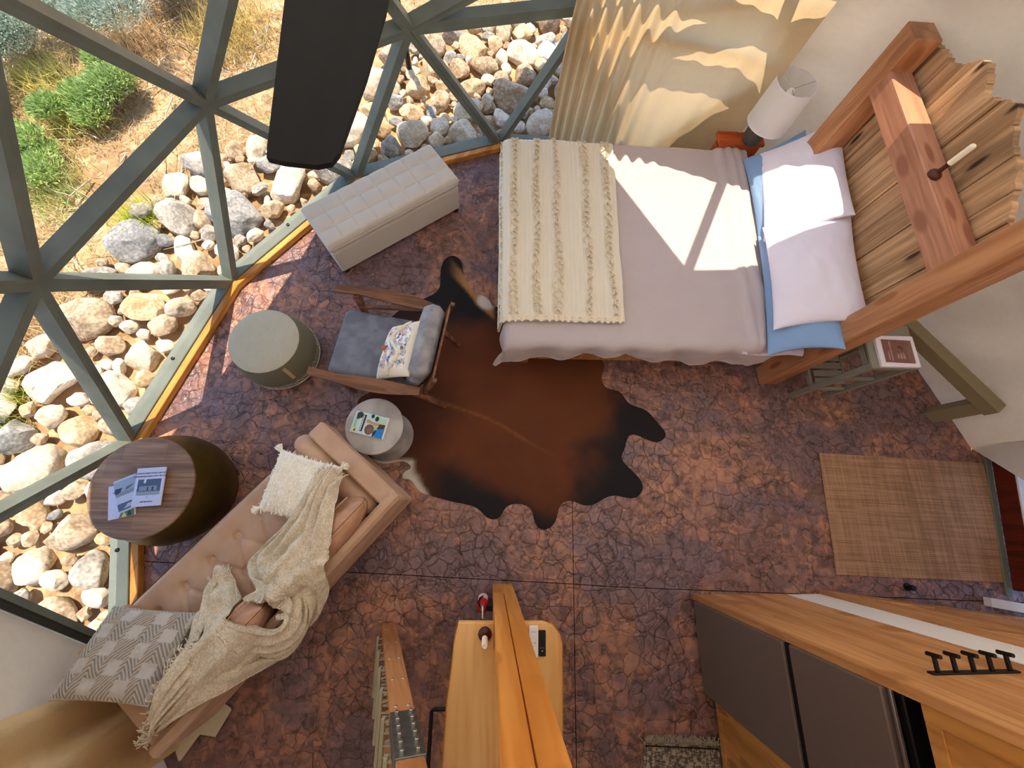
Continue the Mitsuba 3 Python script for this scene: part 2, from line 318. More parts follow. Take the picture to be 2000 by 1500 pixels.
mat('snap', '#d8d3c6', 0.3)

# ------------------------------------------------------------------ the dome
C = A_([0.66, 0.35, 0.3]); R = 3.5; STEP = 25.714
def ring(deg, z):
    r = math.sqrt(R * R - (z - C[2]) ** 2); a = math.radians(deg); return A_([C[0] + r * math.cos(a), C[1] + r * math.sin(a), z])
V = {}
for k in range(-1, 13): V[f'b{k}'] = ring(177.5 - STEP * k, 0.0)
for k in range(-1, 13): V[f'r{k}'] = ring(164.7 - STEP * k, 1.32)
for i, d in enumerate((203.2, 177.5, 151.8, 126.1)): V[f't{i}'] = ring(d, 2.5)
V['X'] = A_([0.513, 3.635, 1.76]); V['c'] = A_([2.85, 2.34, 2.33]); V['s'] = A_([1.95, 3.25, 1.80]); V['q'] = A_([2.42, 2.89, 2.06]); V['v'] = A_([1.258, 2.461, 3.027])
for i, d in enumerate((12, -15, -41, -67, -93, -119, -144)): V[f'u{i}'] = ring(d, 2.42)
for i, d in enumerate((22.8, -28.6, -80, -131.4, 177, 125.7)): V[f'w{i}'] = ring(d, 3.03)
V['apex'] = A_([C[0], C[1], C[2] + R])
names = list(V)
onS = A_([unit(V[k] - C) * R * (1.012 if k in 'sc' else 1.0) for k in names])
V.update(b0=A_([-2.899, .494, 0]), b1=A_([-2.39, 1.969, 0]), b2=A_([-1.404, 3.199, 0]), b3=A_([.048, 3.737, 0]), r0=A_([-2.53, 1.173, 1.346]), r1=A_([-1.932, 2.565, 1.311]), r2=A_([-.642, 3.338, 1.339]), r3=A_([.774, 3.821, 1.264]), b7=A_([4.34, .50, 0]), b8=A_([4.2, -1.0, 0]))
hull = ConvexHull(onS)
winset = [{'b-1', 'b0', 'b1', 'b2', 'b3', 'b4', 'r-1', 'r0', 'r1', 'r2', 'r3', 'r4'}, {'r-1', 'r0', 'r1', 'r2', 'r3', 'r4', 't0', 't1', 't2', 't3', 'X', 's'}, {'v', 'X', 's'}, {'v', 's', 'c', 'q'}, {'v', 'X', 't3'}]
opaque, windows = [], []
for f in hull.simplices:
    s = [names[i] for i in f]
    if all(k.startswith('b') for k in s): continue
    if set(s) == {'b7', 'b8', 'r8'} or set(s) == {'b7', 'b8', 'r7'}: continue
    P3 = A_([V[k] for k in s])
    if np.dot(np.cross(P3[1] - P3[0], P3[2] - P3[0]), P3.mean(0) - C) < 0: P3 = P3[::-1]
    isw = set(s) == {'r3', 'r4', 's'} or any(set(s) <= w for w in winset[:4]) and set(s) != {'t0', 't1', 'r-1'} | {'zz'} and not ({'t0'} <= set(s) and 'r-1' not in s)
    (windows if isw else opaque).append((s, P3))

# the skylight's crossbar runs from s to c
windows = [w for w in windows if set(w[0]) not in ({'v', 's', 'q'}, {'v', 'q', 'c'}, {'v', 's', 'c'}, {'s', 'q', 'c'})]
for q in (('v', 's', 'c'), ('s', 'q', 'c')):
    P3 = A_([V[k] for k in q]); P3 = P3[::-1] if np.dot(np.cross(P3[1] - P3[0], P3[2] - P3[0]), P3.mean(0) - C) < 0 else P3; windows.append((list(q), P3))
# opaque lining: gently rippled fabric inside, a weather skin outside
def subdiv(P3, n):
    v, f = P3, A_([[0, 1, 2]])
    m = trimesh.Trimesh(v, f, process=False)
    for _ in range(n): m = m.subdivide()
    return m
ins, outs = [], []
for s, P3 in opaque:
    m = subdiv(P3, 4); v = m.vertices; nrm = unit(np.cross(P3[1] - P3[0], P3[2] - P3[0]))
    rip = np.abs(meshkit.fbm(v * 1.7, 4, 3) - 0.5) * 0.14 + 0.015 * (1 + np.sin(v @ A_([3.1, 9.0, 5.0]) + 4 * meshkit.fbm(v * 1.2, 2, 5)))
    edge = np.min([np.linalg.norm(np.cross(v - P3[i], unit(P3[(i + 1) % 3] - P3[i])), axis=1) for i in range(3)], axis=0)
    ins.append(tm(v + nrm * (rip * np.clip(edge / 0.25, 0, 1))[:, None], m.faces[:, ::-1]))
    outs.append(tm(P3 + nrm * 0.07, [[0, 1, 2]]))
low = [m for m, (q, P3) in zip(ins, opaque) if P3[:, 2].mean() < 2.1]; high = [m for m, (q, P3) in zip(ins, opaque) if P3[:, 2].mean() >= 2.1]
for key_, part_, bs_, lb_ in (('wall_dome', low, 'bsdf_wall_cloth', 'pale fabric lining of the dome'), ('ceiling_dome', high, 'bsdf_liner', 'translucent fabric crown of the dome')):
    m = cat(part_); m.merge_vertices(); struct(key_, lb_); scene[key_] = mikit.ply(m, bs_, smooth=40)

# windows: every triangle has its own painted frame of three bars and its own pane
order = sorted(windows, key=lambda w: (math.atan2(w[1].mean(0)[1] - C[1], w[1].mean(0)[0] - C[0]) % (2 * math.pi), w[1].mean(0)[2]))
for i, (s, P3) in enumerate(order):
    k = f'window_{i + 1}'; struct(k); cen = P3.mean(0); nrm = unit(np.cross(P3[1] - P3[0], P3[2] - P3[0]))
    for j in range(3):
        p, q = P3[j], P3[(j + 1) % 3]; d = unit(q - p); inn = unit(np.cross(nrm, d)); inn = inn if inn @ (cen - p) > 0 else -inn
        w, h = 0.042, 0.095
        quad = A_([[0, .003], [1, .003], [1, w], [0, w]])
        L = np.linalg.norm(q - p)
        # mitred: the inner edge is shorter
        def corner(t, o): return o
        a0 = unit(P3[(j + 2) % 3] - p); a1 = unit(P3[(j + 2) % 3] - q)
        s0 = w / math.tan(math.acos(np.clip(a0 @ d, -1, 1)) / 2); s1 = w / math.tan(math.acos(np.clip(a1 @ -d, -1, 1)) / 2)
        e = inn * 0.003
        ring4 = [p + e, q + e, q - d * s1 + inn * w, p + d * s0 + inn * w]
        pts = [x + nrm * 0.01 for x in ring4] + [x - nrm * (h - 0.01) + (inn * 0.0) for x in ring4]
        obj('frame_bar', trimesh.convex.convex_hull(A_(pts)), 'bsdf_strut', k)
    obj('gasket', cat([bar(P3[j] - nrm * 0.05, P3[(j + 1) % 3] - nrm * 0.05, 0.012, 0.06, up=nrm) for j in range(3)]), 'bsdf_strut_dark', k)
    sh = cen + (P3 - cen) * 0.985
    obj('pane', tm(sh + nrm * -0.012, [[0, 1, 2]]), 'bsdf_pane', k)

# sill board and timber kerb along the floor under the windows
for i, (a, b) in enumerate([('b-1', 'b0'), ('b0', 'b1'), ('b1', 'b2'), ('b2', 'b3'), ('b3', 'b4')]):
    p, q = V[a], V[b]; n = unit(A_([C[0], C[1], 0]) - (p + q) / 2 * A_([1, 1, 0])); k = f'trim_{i + 1}'; struct(k)
    obj('sill', bar(p + n * 0.03 + [0, 0, .02], q + n * 0.03 + [0, 0, .02], 0.13, 0.10), 'bsdf_strut', k)
    obj('timber_kerb', bar(p + n * 0.125 + [0, 0, .03], q + n * 0.125 + [0, 0, .03], 0.055, 0.06), 'bsdf_sill_wood', k)
    c0 = p + (q - p) * (0.47) + n * 0.02 + A_([0, 0, .07])
    obj('bolt', lathe([[0, 0.012], [0.013, 0.010], [0.015, 0], [0, 0]], 12, *c0), 'bsdf_black_metal', k)

# floor: stamped concrete slabs parted by saw cuts
base = Polygon([tuple(V[f'b{k}'][:2]) for k in range(-1, 13)]).buffer(0.06)
base = base.union(Polygon([(3.6, .6), (4.75, .55), (4.6, -1.1), (3.6, -1.2)]))
def fjoint(x): return -0.477 - 0.0575 * (x + 1.08) if x < .67 else -0.586 - 0.045 * (x - .67)
hx = np.linspace(-3.4, 5, 20)
cuts = [LineString([(x, fjoint(x)) for x in hx]), LineString([(0.60, -3.6), (0.696, 0.035), (0.86, 3.9)])]
struct('floor', 'stained stamped concrete floor')
scene['floor'] = mikit.ply(prism(base, -0.14, -0.03), 'bsdf_groove')
for g in base.difference(unary_union([c.buffer(0.0028) for c in cuts])).geoms:
    obj('slab', prism(g, -0.03, 0.0), 'bsdf_floor', 'floor')

# entry with the red-brown door
struct('wall_entry'); e0, e1 = A_([4.53, .47, 0]), A_([4.30, -.80, 0]); de = unit(e1 - e0); ne = A_([-de[1], de[0], 0]); ne = ne if ne[0] < 0 else -ne
obj('side_fabric', sheet(np.stack([np.stack([A_([4.352 - 0.312 * z + (0.33 + .312 * z) * u, .495 + 0.010 * math.sin(7 * z + 9 * u), z]) for u in np.linspace(0, 1, 20)]) for z in np.linspace(.012, 1.3, 40)]), 0.004), 'bsdf_wall_cloth', 'wall_entry', smooth=True)
obj('side_wall', bx(3.9, 4.6, -1.16, -1.1, 0, 2.2), 'bsdf_white_wall', 'wall_entry')
obj('entry_roof', bx(3.55, 4.75, -1.16, 0.66, 2.2, 2.26), 'bsdf_exterior', 'wall_entry')
obj('upper_skin', bx(3.7, 4.75, .53, .59, 1.32, 2.2), 'bsdf_exterior', 'wall_entry')
obj('outer_skin', bx(4.40, 4.75, 0.53, 0.59, 0, 2.2), 'bsdf_exterior', 'wall_entry')
struct('door_1', 'red-brown glazed entrance door')
def dbox(s0, s1, z0, z1, d0, d1):
    a, b = e0 + de * s0, e0 + de * s1
    return bar(a + A_([0, 0, (z0 + z1) / 2]) + ne * (d0 + d1) / 2, b + A_([0, 0, (z0 + z1) / 2]) + ne * (d0 + d1) / 2, abs(d1 - d0), z1 - z0)
obj('stile', dbox(0.0, 0.15, 0.02, 2.1, 0, .045), 'bsdf_door_red', 'door_1')
obj('stile', dbox(0.93, 1.15, 0.02, 2.1, 0, .045), 'bsdf_door_red', 'door_1')
obj('rail', dbox(0.15, 0.93, 0.02, 0.17, 0, .045), 'bsdf_door_red', 'door_1')
obj('rail', dbox(0.15, 0.93, 1.95, 2.1, 0, .045), 'bsdf_door_red', 'door_1')
obj('glazing_bead', cat([dbox(0.15, 0.93, 0.17, 0.185, -.01, .05), dbox(0.15, 0.165, 0.17, 1.95, -.01, .05), dbox(0.915, 0.93, 0.17, 1.95, -.01, .05)]), 'bsdf_white_wall', 'door_1')
obj('pane', tm([e0 + de * .16 + [0, 0, .17], e0 + de * .92 + [0, 0, .17], e0 + de * .92 + [0, 0, 1.95], e0 + de * .16 + [0, 0, 1.95]], [[0, 1, 2], [0, 2, 3]]), 'bsdf_pane', 'door_1')
obj('threshold', dbox(-0.02, 1.2, 0.0, 0.022, .05, .10), 'bsdf_grey_trim', 'door_1')
struct('trim_6', 'white trim beside the entrance')
scene['trim_6'] = mikit.ply(bar([4.02, -.735, .03], [4.40, -.80, .03], 0.07, 0.06), 'bsdf_white_wall')

# kitchen partition, loft deck
struct('wall_partition', 'white partition between the fridge surround and the closet')
scene['wall_partition'] = mikit.ply(bx(2.352, 2.66, -0.80, -0.665, 0, 2.35, 0.02), 'bsdf_white_wall')
struct('wall_kitchen'); scene['wall_kitchen'] = mikit.ply(bx(2.40, 2.46, -2.6, -0.8, 0, 2.35), 'bsdf_white_wall')
struct('ceiling_loft')
deck = Point(C[0], C[1]).buffer(2.6).intersection(sbox(-3, -4, 4, -0.95))
obj('deck', prism(deck, 2.40, 2.46), 'bsdf_alder', 'ceiling_loft')
obj('beam', bx(-1.7, 2.9, -1.15, -0.98, 2.2, 2.4), 'bsdf_log_post', 'ceiling_loft')

# shade canopy outside, above the lower windows (its edge shades the rocks)
outer = CubicSpline(np.arange(9), A_([(-2.45, -.9), (-2.80, .42), (-2.93, 1.15), (-2.70, 1.62), (-2.13, 2.86), (-1.72, 4.15), (-.96, 4.84), (-.1, 5.5), (.95, 5.74)]))(np.linspace(0, 8, 60))
inner = [(C[0] + 2.56 * math.cos(math.radians(a)), C[1] + 2.56 * math.sin(math.radians(a))) for a in np.linspace(104, 208, 50)]
sail = np.vstack([outer, [(2.0, 5.7), (2.3, 4.9), (1.1, 4.35), (0.36, 3.75)], inner])
sp = Polygon([tuple(p) for p in sail]).buffer(0)
k = thing('shade_canopy', 'tan shade canopy stretched outside above the lower windows', 'canopy')
obj('fabric', prism(sp, 2.60, 2.615), 'bsdf_exterior', k)
for (x, y) in [(-.96, 4.75), (1.9, 5.6)]:
    obj('pole', tube([(x, y, -.2), (x, y, 2.6)], 0.03), 'bsdf_black_metal', k)

# ground outside
def gz(x, y):
    d = np.hypot(np.asarray(x) - C[0], np.asarray(y) - C[1])
    q = np.stack([np.asarray(x) * 1.3, np.asarray(y) * 1.3, 0 * np.asarray(x)], -1)
    return -0.16 + 0.12 * (meshkit.fbm(q, 4, 2) - 0.5) * np.clip((d - 3.5) / 1.0, 0, 1) + 0.02 * np.clip(d - 5, 0, 20)
gx = np.concatenate([np.linspace(-14, -6.5, 20)[:-1], np.linspace(-6.5, 6.5, 150), np.linspace(6.5, 14, 20)[1:]])
gX, gY = np.meshgrid(gx, gx + 1.0, indexing='ij')
struct('ground', 'dry sandy ground outside the dome')
scene['ground'] = mikit.ply(grid_mesh(np.stack([gX, gY, gz(gX, gY)], -1)), 'bsdf_dirt', smooth=True)

# ------------------------------------------------------------------ bed
bed = thing('bed', 'timber-framed bed with live-edge plank headboard, dressed in grey duvet and blue and white pillows', 'bed')
obj('mattress', bx(0.22, 2.44, 1.27, 3.02, 0.30, 0.595, 0.05), 'bsdf_mattress', bed)
obj('side_rail', bx(0.25, 2.46, 1.22, 1.27, 0.14, 0.32), 'bsdf_bedpost', bed)
obj('side_rail', bx(0.25, 2.46, 2.98, 3.03, 0.14, 0.32), 'bsdf_bedpost', bed)
obj('foot_rail', bx(0.21, 0.26, 1.22, 3.03, 0.14, 0.32), 'bsdf_bedpost', bed)
for x, y in [(0.30, 1.27), (0.30, 2.96)]: obj('leg', bx(x - .04, x + .04, y - .04, y + .04, 0, 0.30), 'bsdf_bedpost', bed)
obj('headboard_post', bar([2.54, 1.15, 0.0], [2.54, 1.20, 2.06], 0.165, 0.165, up=(1, 0, 0), c=0.006), 'bsdf_bedpost', bed)
obj('headboard_post', bar([2.54, 2.62, 0.0], [2.54, 2.69, 1.875], 0.165, 0.165, up=(1, 0, 0), c=0.006), 'bsdf_bedpost', bed)
obj('crossbeam', bx(2.465, 2.615, 1.24, 2.61, 1.545, 1.70, 0.006), 'bsdf_crossbeam', bed)
obj('lower_beam', bx(2.465, 2.615, 1.24, 2.61, 0.30, 0.45, 0.006), 'bsdf_crossbeam', bed)
ptop = A_([(2.69, 1.826), (2.611, 1.842), (2.538, 1.857), (2.483, 1.847), (2.419, 1.878), (2.366, 1.927), (2.315, 1.974), (2.276, 1.994), (2.223, 1.984), (2.112, 1.929), (2.029, 1.978), (1.97, 2.011), (1.956, 2.034), (1.916, 2.017), (1.866, 1.988), (1.737, 1.955), (1.627, 1.936), (1.511, 1.891), (1.364, 1.824), (1.05, 1.78)])[::-1]
edges = [1.235, 1.39, 1.53, 1.70, 1.86, 2.02, 2.17, 2.33, 2.47, 2.60, 2.72]
for a, b in zip(edges[:-1], edges[1:]):
    ys = np.linspace(a + .0025, b - .0025, 9); zt = np.interp(ys, ptop[:, 0], ptop[:, 1]) + rng.normal(0, .006, 9)
    wob = 0.004 * rng.normal(size=9)
    poly = Polygon([(y, 0.45) for y in ys[[0, -1]]] + [(y, z) for y, z in zip(ys[::-1], zt[::-1])])
    m = prism(poly, 0, 0.04 + rng.uniform(-.006, .006)); x0 = 2.635 + rng.uniform(-.004, .004)
    obj('plank', put(m, frame([0, 1, 0], [0, 0, 1], [1, 0, 0], [x0, 0, 0])), 'bsdf_plank', bed)

def drape(x0, x1, y0, y1, ztop, hang, nx, ny, th, out=0.05, seed=1, hx=None, foldamp=0.02):
    """cloth over the box x>x0, y0<y<y1 hanging over the three free edges"""
    hf, hn, hb = hang
    a = np.concatenate([np.linspace(x0 - hf, x0, max(3, int(hf / .02)), endpoint=False), np.linspace(x0, x1, nx)]) if hf else np.linspace(x0, x1, nx)
    b = np.concatenate([np.linspace(y0 - hn, y0, max(3, int(hn / .02)), endpoint=False), np.linspace(y0, y1, ny), np.linspace(y1, y1 + hb, max(3, int(hb / .02)) + 1)[1:]])
    A, Bq = np.meshgrid(a, b, indexing='ij')
    dx, dn, db = np.clip(x0 - A, 0, None), np.clip(y0 - Bq, 0, None), np.clip(Bq - y1, 0, None)
    q = np.stack([A * 3, Bq * 3, 0 * A + seed], -1); nz = meshkit.fbm(q, 4, seed) - 0.5
    s = np.maximum(dx, np.maximum(dn, db))
    corner = np.minimum(dx, dn + db)
    rnd = 0.045
    f = lambda d: np.where(d < rnd * 1.57, rnd * np.sin(np.clip(d / rnd, 0, 1.57)), rnd)
    g = lambda d: np.where(d < rnd * 1.57, rnd * (1 - np.cos(np.clip(d / rnd, 0, 1.57))), rnd + d - rnd * 1.57)
    X = np.maximum(A, x0) - f(dx) - out * dx - 0.5 * corner * 0.5
    Y = np.clip(Bq, y0, y1) - f(dn) - out * dn + f(db) + out * db - 0.25 * corner * np.sign(dn)
    Z = ztop - np.maximum(g(dx), g(dn + db)) - 0.35 * corner
    fold = foldamp * np.sin(A * 17 + 6 * nz + seed) * np.clip((dn + db) / .15, 0, 1)
    Y = Y - np.sign(dn) * fold + np.sign(db) * fold; X = X - foldamp * np.sin(Bq * 15 + 5 * nz) * np.clip(dx / .15, 0, 1)
    Z = Z + 0.022 * nz * (s <= 0)
    return np.stack([X, Y, Z], -1), A, Bq

P_, A0, B0 = drape(0.17, 2.27, 1.20, 3.05, 0.615, (0.24, 0.26, 0.12), 130, 110, 0.02, seed=4)
rumple = np.exp(-((A0 - 2.02) / 0.02) ** 2) * 0.03 + 0.022 * (A0 > 2.03) + 0.022 * np.exp(-((A0 - 2.10 - .03 * np.sin(B0 * 5)) / 0.018) ** 2) + 0.02 * np.exp(-((A0 - 2.17 + .03 * np.sin(B0 * 4)) / 0.02) ** 2)
P_[..., 2] += rumple
hem = np.clip((1.20 - B0) / .26, 0, 1) ** 3
P_[..., 2] -= hem * (0.10 * np.exp(-((A0 - 2.18) / .12) ** 2) + 0.03 * np.sin(A0 * 5) - 0.08 * np.exp(-((A0 - .9) / .5) ** 2))
k = thing('duvet', 'rumpled light grey duvet with the sun patch across it, covering the bed', 'duvet')
obj('cover', sheet(P_, 0.03), 'bsdf_duvet', k, smooth=True)
k = thing('bed_sheet', 'pale lilac bed sheet peeking out below the lower blue pillow', 'sheet')
Ps, A1, B1 = drape(1.95, 2.44, 1.17, 3.0, 0.607, (0, 0.05, 0.03), 20, 60, 0.01, seed=9)
obj('cover', sheet(Ps, 0.008), 'bsdf_sheet_lilac', k, smooth=True)

def prop(a_, b_, c_, d_, w, h, t, seed, m, name, label, group):
    M_, _, _ = framed(c_, d_, a_, b_); k = thing(name, label, 'pillow', group); obj('case', put(pillow(w, h, t, 44, seed, 0.02), M_), m, k, smooth=True)
prop((2.25, 3.06, .70), (2.235, 2.2, .70), (2.5, 2.75, .95), (2.5, 2.0, .95), .88, .46, .15, 3, 'bsdf_blue_linen', 'blue_pillow', 'blue pillow under the sunlit white pillow, beside the lamp', 'blue pillows on the bed')
prop((2.235, 2.18, .70), (2.08, 1.10, .70), (2.52, 2.02, .93), (2.46, 1.035, .93), 1.06, .46, .15, 5, 'bsdf_blue_linen', 'blue_pillow', 'blue pillow under the half-shaded white pillow, nearest the grey side table', 'blue pillows on the bed')
prop((2.36, 2.99, .78), (2.20, 2.115, .81), (2.58, 2.68, 1.14), (2.57, 1.99, 1.09), .88, .57, .17, 7, 'bsdf_white_linen', 'white_pillow', 'fully sunlit white pillow leaning on the headboard beside the lamp', 'white pillows on the bed')
prop((2.205, 2.10, .82), (2.105, 1.30, .82), (2.57, 2.0, 1.06), (2.565, 1.245, 1.02), .88, .56, .17, 8, 'bsdf_white_linen', 'white_pillow', 'half-shaded white pillow leaning on the headboard nearest the grey side table', 'white pillows on the bed')

# throw with ruffles at the foot of the bed
a = np.linspace(-0.26, 0.86, 220); b = np.linspace(1.335, 3.10, 90); Aq, Bq = np.meshgrid(a, b, indexing='ij')
dx = np.clip(-Aq, 0, None); rnd = 0.06; fx = np.where(dx < rnd * 1.57, rnd * np.sin(np.clip(dx / rnd, 0, 1.57)), rnd); gxv = np.where(dx < rnd * 1.57, rnd * (1 - np.cos(np.clip(dx / rnd, 0, 1.57))), rnd + dx - rnd * 1.57)
nz = meshkit.fbm(np.stack([Aq * 3, Bq * 3, 0 * Aq], -1), 4, 11) - .5
lean_x = 0.03 * (Bq - 1.3) / 1.8
TX = 0.155 + np.clip(Aq, 0, None) * (1 + lean_x * 1.2) - fx - 0.1 * dx + 0.01 * nz; TZ = 0.655 - gxv + 0.02 * nz + 0.005 * np.abs(np.sin(Aq * math.pi / 0.036))
TZ -= 0.10 * np.clip((Bq - 3.03) / 0.08, 0, 1) ** 2
TP = np.stack([TX, Bq + 0.02 * nz, TZ], -1)
thr = thing('throw_blanket', 'cream ruffled throw folded across the foot of the bed', 'blanket')
obj('cloth', sheet(TP, 0.018), 'bsdf_throw', thr, smooth=True)
def on_throw(av, bv):
    i = np.clip(np.searchsorted(a, av), 0, len(a) - 1); j = np.clip(np.searchsorted(b, bv), 0, len(b) - 1); return TP[i, j]
for ra in (-0.11, 0.02, 0.20, 0.36, 0.60, 0.78):
    ms = []
    for o in (-0.012, 0.014):
        t = np.linspace(1.37, 3.09, 260); w = rng.uniform(0, 6)
        pts = A_([on_throw(ra + o + 0.006 * math.sin(3 * y + w), y) for y in t]); sw = 0.007 * np.sin(t * 95 + 3 * np.sin(t * 13 + w))
        pts[:, 2] += 0.016; pts[:, 0] += sw + 0.01 * np.sin(t * 7 + w)
        up = pts.copy(); up[:, 2] += 0.012; up[:, 0] += 1.4 * sw
        ms.append(sheet(np.stack([pts - [0, 0, .012], pts, up]), 0.005))
    obj('ruffle', cat(ms), 'bsdf_ruffle', thr, smooth=True)
ms = []
for yb, zz in ((1.372, 0.014), (1.348, 0.008)):
    t = np.linspace(-0.2, 0.855, 190); pts = A_([on_throw(x, yb) for x in t]); pts[:, 2] += zz; sw = 0.009 * np.sin(t * 110 + 2 * np.sin(t * 17))
    lo = pts.copy(); lo[:, 1] += -0.022 + sw; lo[:, 2] += -0.004 + 0.5 * sw
    ms.append(sheet(np.stack([pts, pts + (lo - pts) * .5 + [0, 0, .006], lo]), 0.004))
obj('hem_ruffle', cat(ms), 'bsdf_ruffle', thr, smooth=True)

def taper_candle(x, y, z, name_label):
    k = thing('candle', name_label, 'candle')
    obj('holder', lathe([[0, 0], [0.035, 0], [0.036, .012], [0.03, .022], [0.014, .03], [0.012, .05], [0.013, .09], [0, .09]], 32, x, y, z), 'bsdf_dark_wood', k, smooth=50)
    obj('taper', lathe([[0, .088], [0.0155, .088], [0.0155, .20], [0.011, .207], [0.009, .198], [0, .198]], 24, x, y, z), 'bsdf_candle', k, smooth=50)
taper_candle(2.50, 1.80, 1.70, 'white taper candle in a dark holder on the headboard crossbeam')

# nightstand and lamp beyond the bed
k = thing('nightstand', 'orange-brown wooden nightstand behind the bed, under the lamp', 'nightstand')
obj('body', bx(2.03, 2.40, 3.09, 3.20, 0.05, 0.67), 'bsdf_night_wood', k)
obj('top', bx(2.00, 2.42, 3.08, 3.22, 0.67, 0.70), 'bsdf_night_wood', k)
obj('drawer_front', bx(2.015, 2.03, 3.10, 3.18, 0.46, 0.63), 'bsdf_night_wood', k)
lx, ly = 2.31, 3.02
lx, ly = 2.28, 3.12
k = thing('table_lamp', 'table lamp with white drum shade and dark patterned base on the nightstand', 'lamp')
obj('base', lathe([[0, 0], [.07, 0], [.078, .02], [.08, .1], [.078, .19], [.06, .225], [.02, .235], [0, .235]], 48, lx, ly, .70), 'bsdf_lamp_base', k, smooth=40)
obj('rod', tube([(lx, ly, .89), (lx, ly, 1.16)], .008), 'bsdf_steel', k)
zb, zt, rb, rt = 0.93, 1.27, .168, .156
ly2 = ly - 0.06
th = np.linspace(0, 2 * np.pi, 65); obj('lamp_shade', grid_mesh(np.stack([np.stack([lx + r * np.cos(th), ly2 + r * np.sin(th), 0 * th + z], -1) for z, r in ((zb, rb), (zt, rt))])), 'bsdf_shade', k, smooth=True)
for z, r in ((zb, rb), (zt, rt)): obj("shade_rim", tube([(lx + r * math.cos(t), ly2 + r * math.sin(t), z) for t in th], .004, 6), "bsdf_white_linen", k)
obj('spider', cat([tube([(lx, ly2, zt - .05), (lx + rt * math.cos(t), ly2 + rt * math.sin(t), zt - .005)], .0025, 6) for t in (0.2, 2.3, 4.4)]), 'bsdf_steel', k)
bulb = lathe([[0, -.02], [.012, -.02], [.013, .01], [.026, .045], [.028, .06], [.02, .082], [0, .09]], 24); obj('bulb', at(bulb, lx, ly2, zt - .13), 'bsdf_bulb', k, smooth=True)

# curtain along the wall by the bed
def curtain(ang0, ang1, z0, z1, nf, seed, dens=1.0, inset=0.10):
    u = np.linspace(0, 1, 260); z = np.linspace(z0, z1, 34); U, Z = np.meshgrid(u, z, indexing='ij')
    ang = np.radians(ang0 + (ang1 - ang0) * U)
    ph = U ** dens * nf * 2 * np.pi
    amp = (0.05 * (1 - 0.93 * np.clip((U - .30) / .22, 0, 1))) * (1 + 0.25 * np.sin(Z * 2 + 5 * U))
    rr = 0.968 * np.sqrt(R * R - (np.minimum(Z, 1.9) - C[2]) ** 2) - inset + amp * np.sin(ph + 0.4 * np.sin(Z * 1.5 + seed)) + 0.05 * (meshkit.fbm(np.stack([U * 5, Z * .8, 0 * U + seed], -1), 3, seed) - .5)
    return np.stack([C[0] + rr * np.cos(ang), C[1] + rr * np.sin(ang), Z], -1)
k = thing('curtain', 'tan curtain glowing with sunlight along the wall behind the bed', 'curtain')
obj('cloth', grid_mesh(curtain(91.5, 61.4, 0.02, 1.85, 13, 3, 0.7)), 'bsdf_curtain', k, smooth=True)

# ------------------------------------------------------------------ ottoman bench
k = thing('ottoman', 'cream tufted storage ottoman bench by the window', 'ottoman')
oc = A_([-0.968, 2.625]); oa = math.atan2(0.59, 0.808); OL, OW = 1.31, 0.48
u = np.linspace(-1, 1, 161); v = np.linspace(-1, 1, 61); U, Vv = np.meshgrid(u, v, indexing='ij')
nu, nv = 8, 3
puff = np.clip(np.abs(np.sin((U + 1) / 2 * nu * np.pi)) * np.abs(np.sin((Vv + 1) / 2 * nv * np.pi)), 0, 1) ** 0.5
eu, ev = np.clip((1 - np.abs(U)) * OL / 2 / .03, 0, 1), np.clip((1 - np.abs(Vv)) * OW / 2 / .03, 0, 1)
edge = np.sqrt(np.clip(1 - (1 - eu) ** 2, 0, 1)) * np.sqrt(np.clip(1 - (1 - ev) ** 2, 0, 1))
Zt = 0.405 + 0.032 * edge + 0.015 * puff * edge
top = grid_mesh(np.stack([U * OL / 2, Vv * OW / 2, Zt], -1)); lid = cat([top, bx(-OL / 2, OL / 2, -OW / 2, OW / 2, .335, .408, .02)])
obj('lid', at(lid, oc[0], oc[1], 0, oa), 'bsdf_ottoman', k, smooth=45)
obj('body', at(bx(-OL / 2 + .008, OL / 2 - .008, -OW / 2 + .008, OW / 2 - .008, .05, .333, .015), oc[0], oc[1], 0, oa), 'bsdf_ottoman', k)
for sx in (-1, 1):
    for sy in (-1, 1): obj('foot', at(bx(-.025, .025, -.025, .025, 0, .05), oc[0] + sx * (OL / 2 - .05) * math.cos(oa) - sy * (OW / 2 - .05) * math.sin(oa), oc[1] + sx * (OL / 2 - .05) * math.sin(oa) + sy * (OW / 2 - .05) * math.cos(oa), 0, oa), 'bsdf_dark_foot', k)
for i in range(1, nu):
    for j in range(1, nv):
        q = A_([(-1 + 2 * i / nu) * OL / 2, (-1 + 2 * j / nv) * OW / 2]); b = lathe([[0, 0.006], [.008, .004], [.010, 0], [0, 0]], 10, 0, 0, .437)
        obj('button', at(b, oc[0] + q[0] * math.cos(oa) - q[1] * math.sin(oa), oc[1] + q[0] * math.sin(oa) + q[1] * math.cos(oa), 0), 'bsdf_ottoman', k)

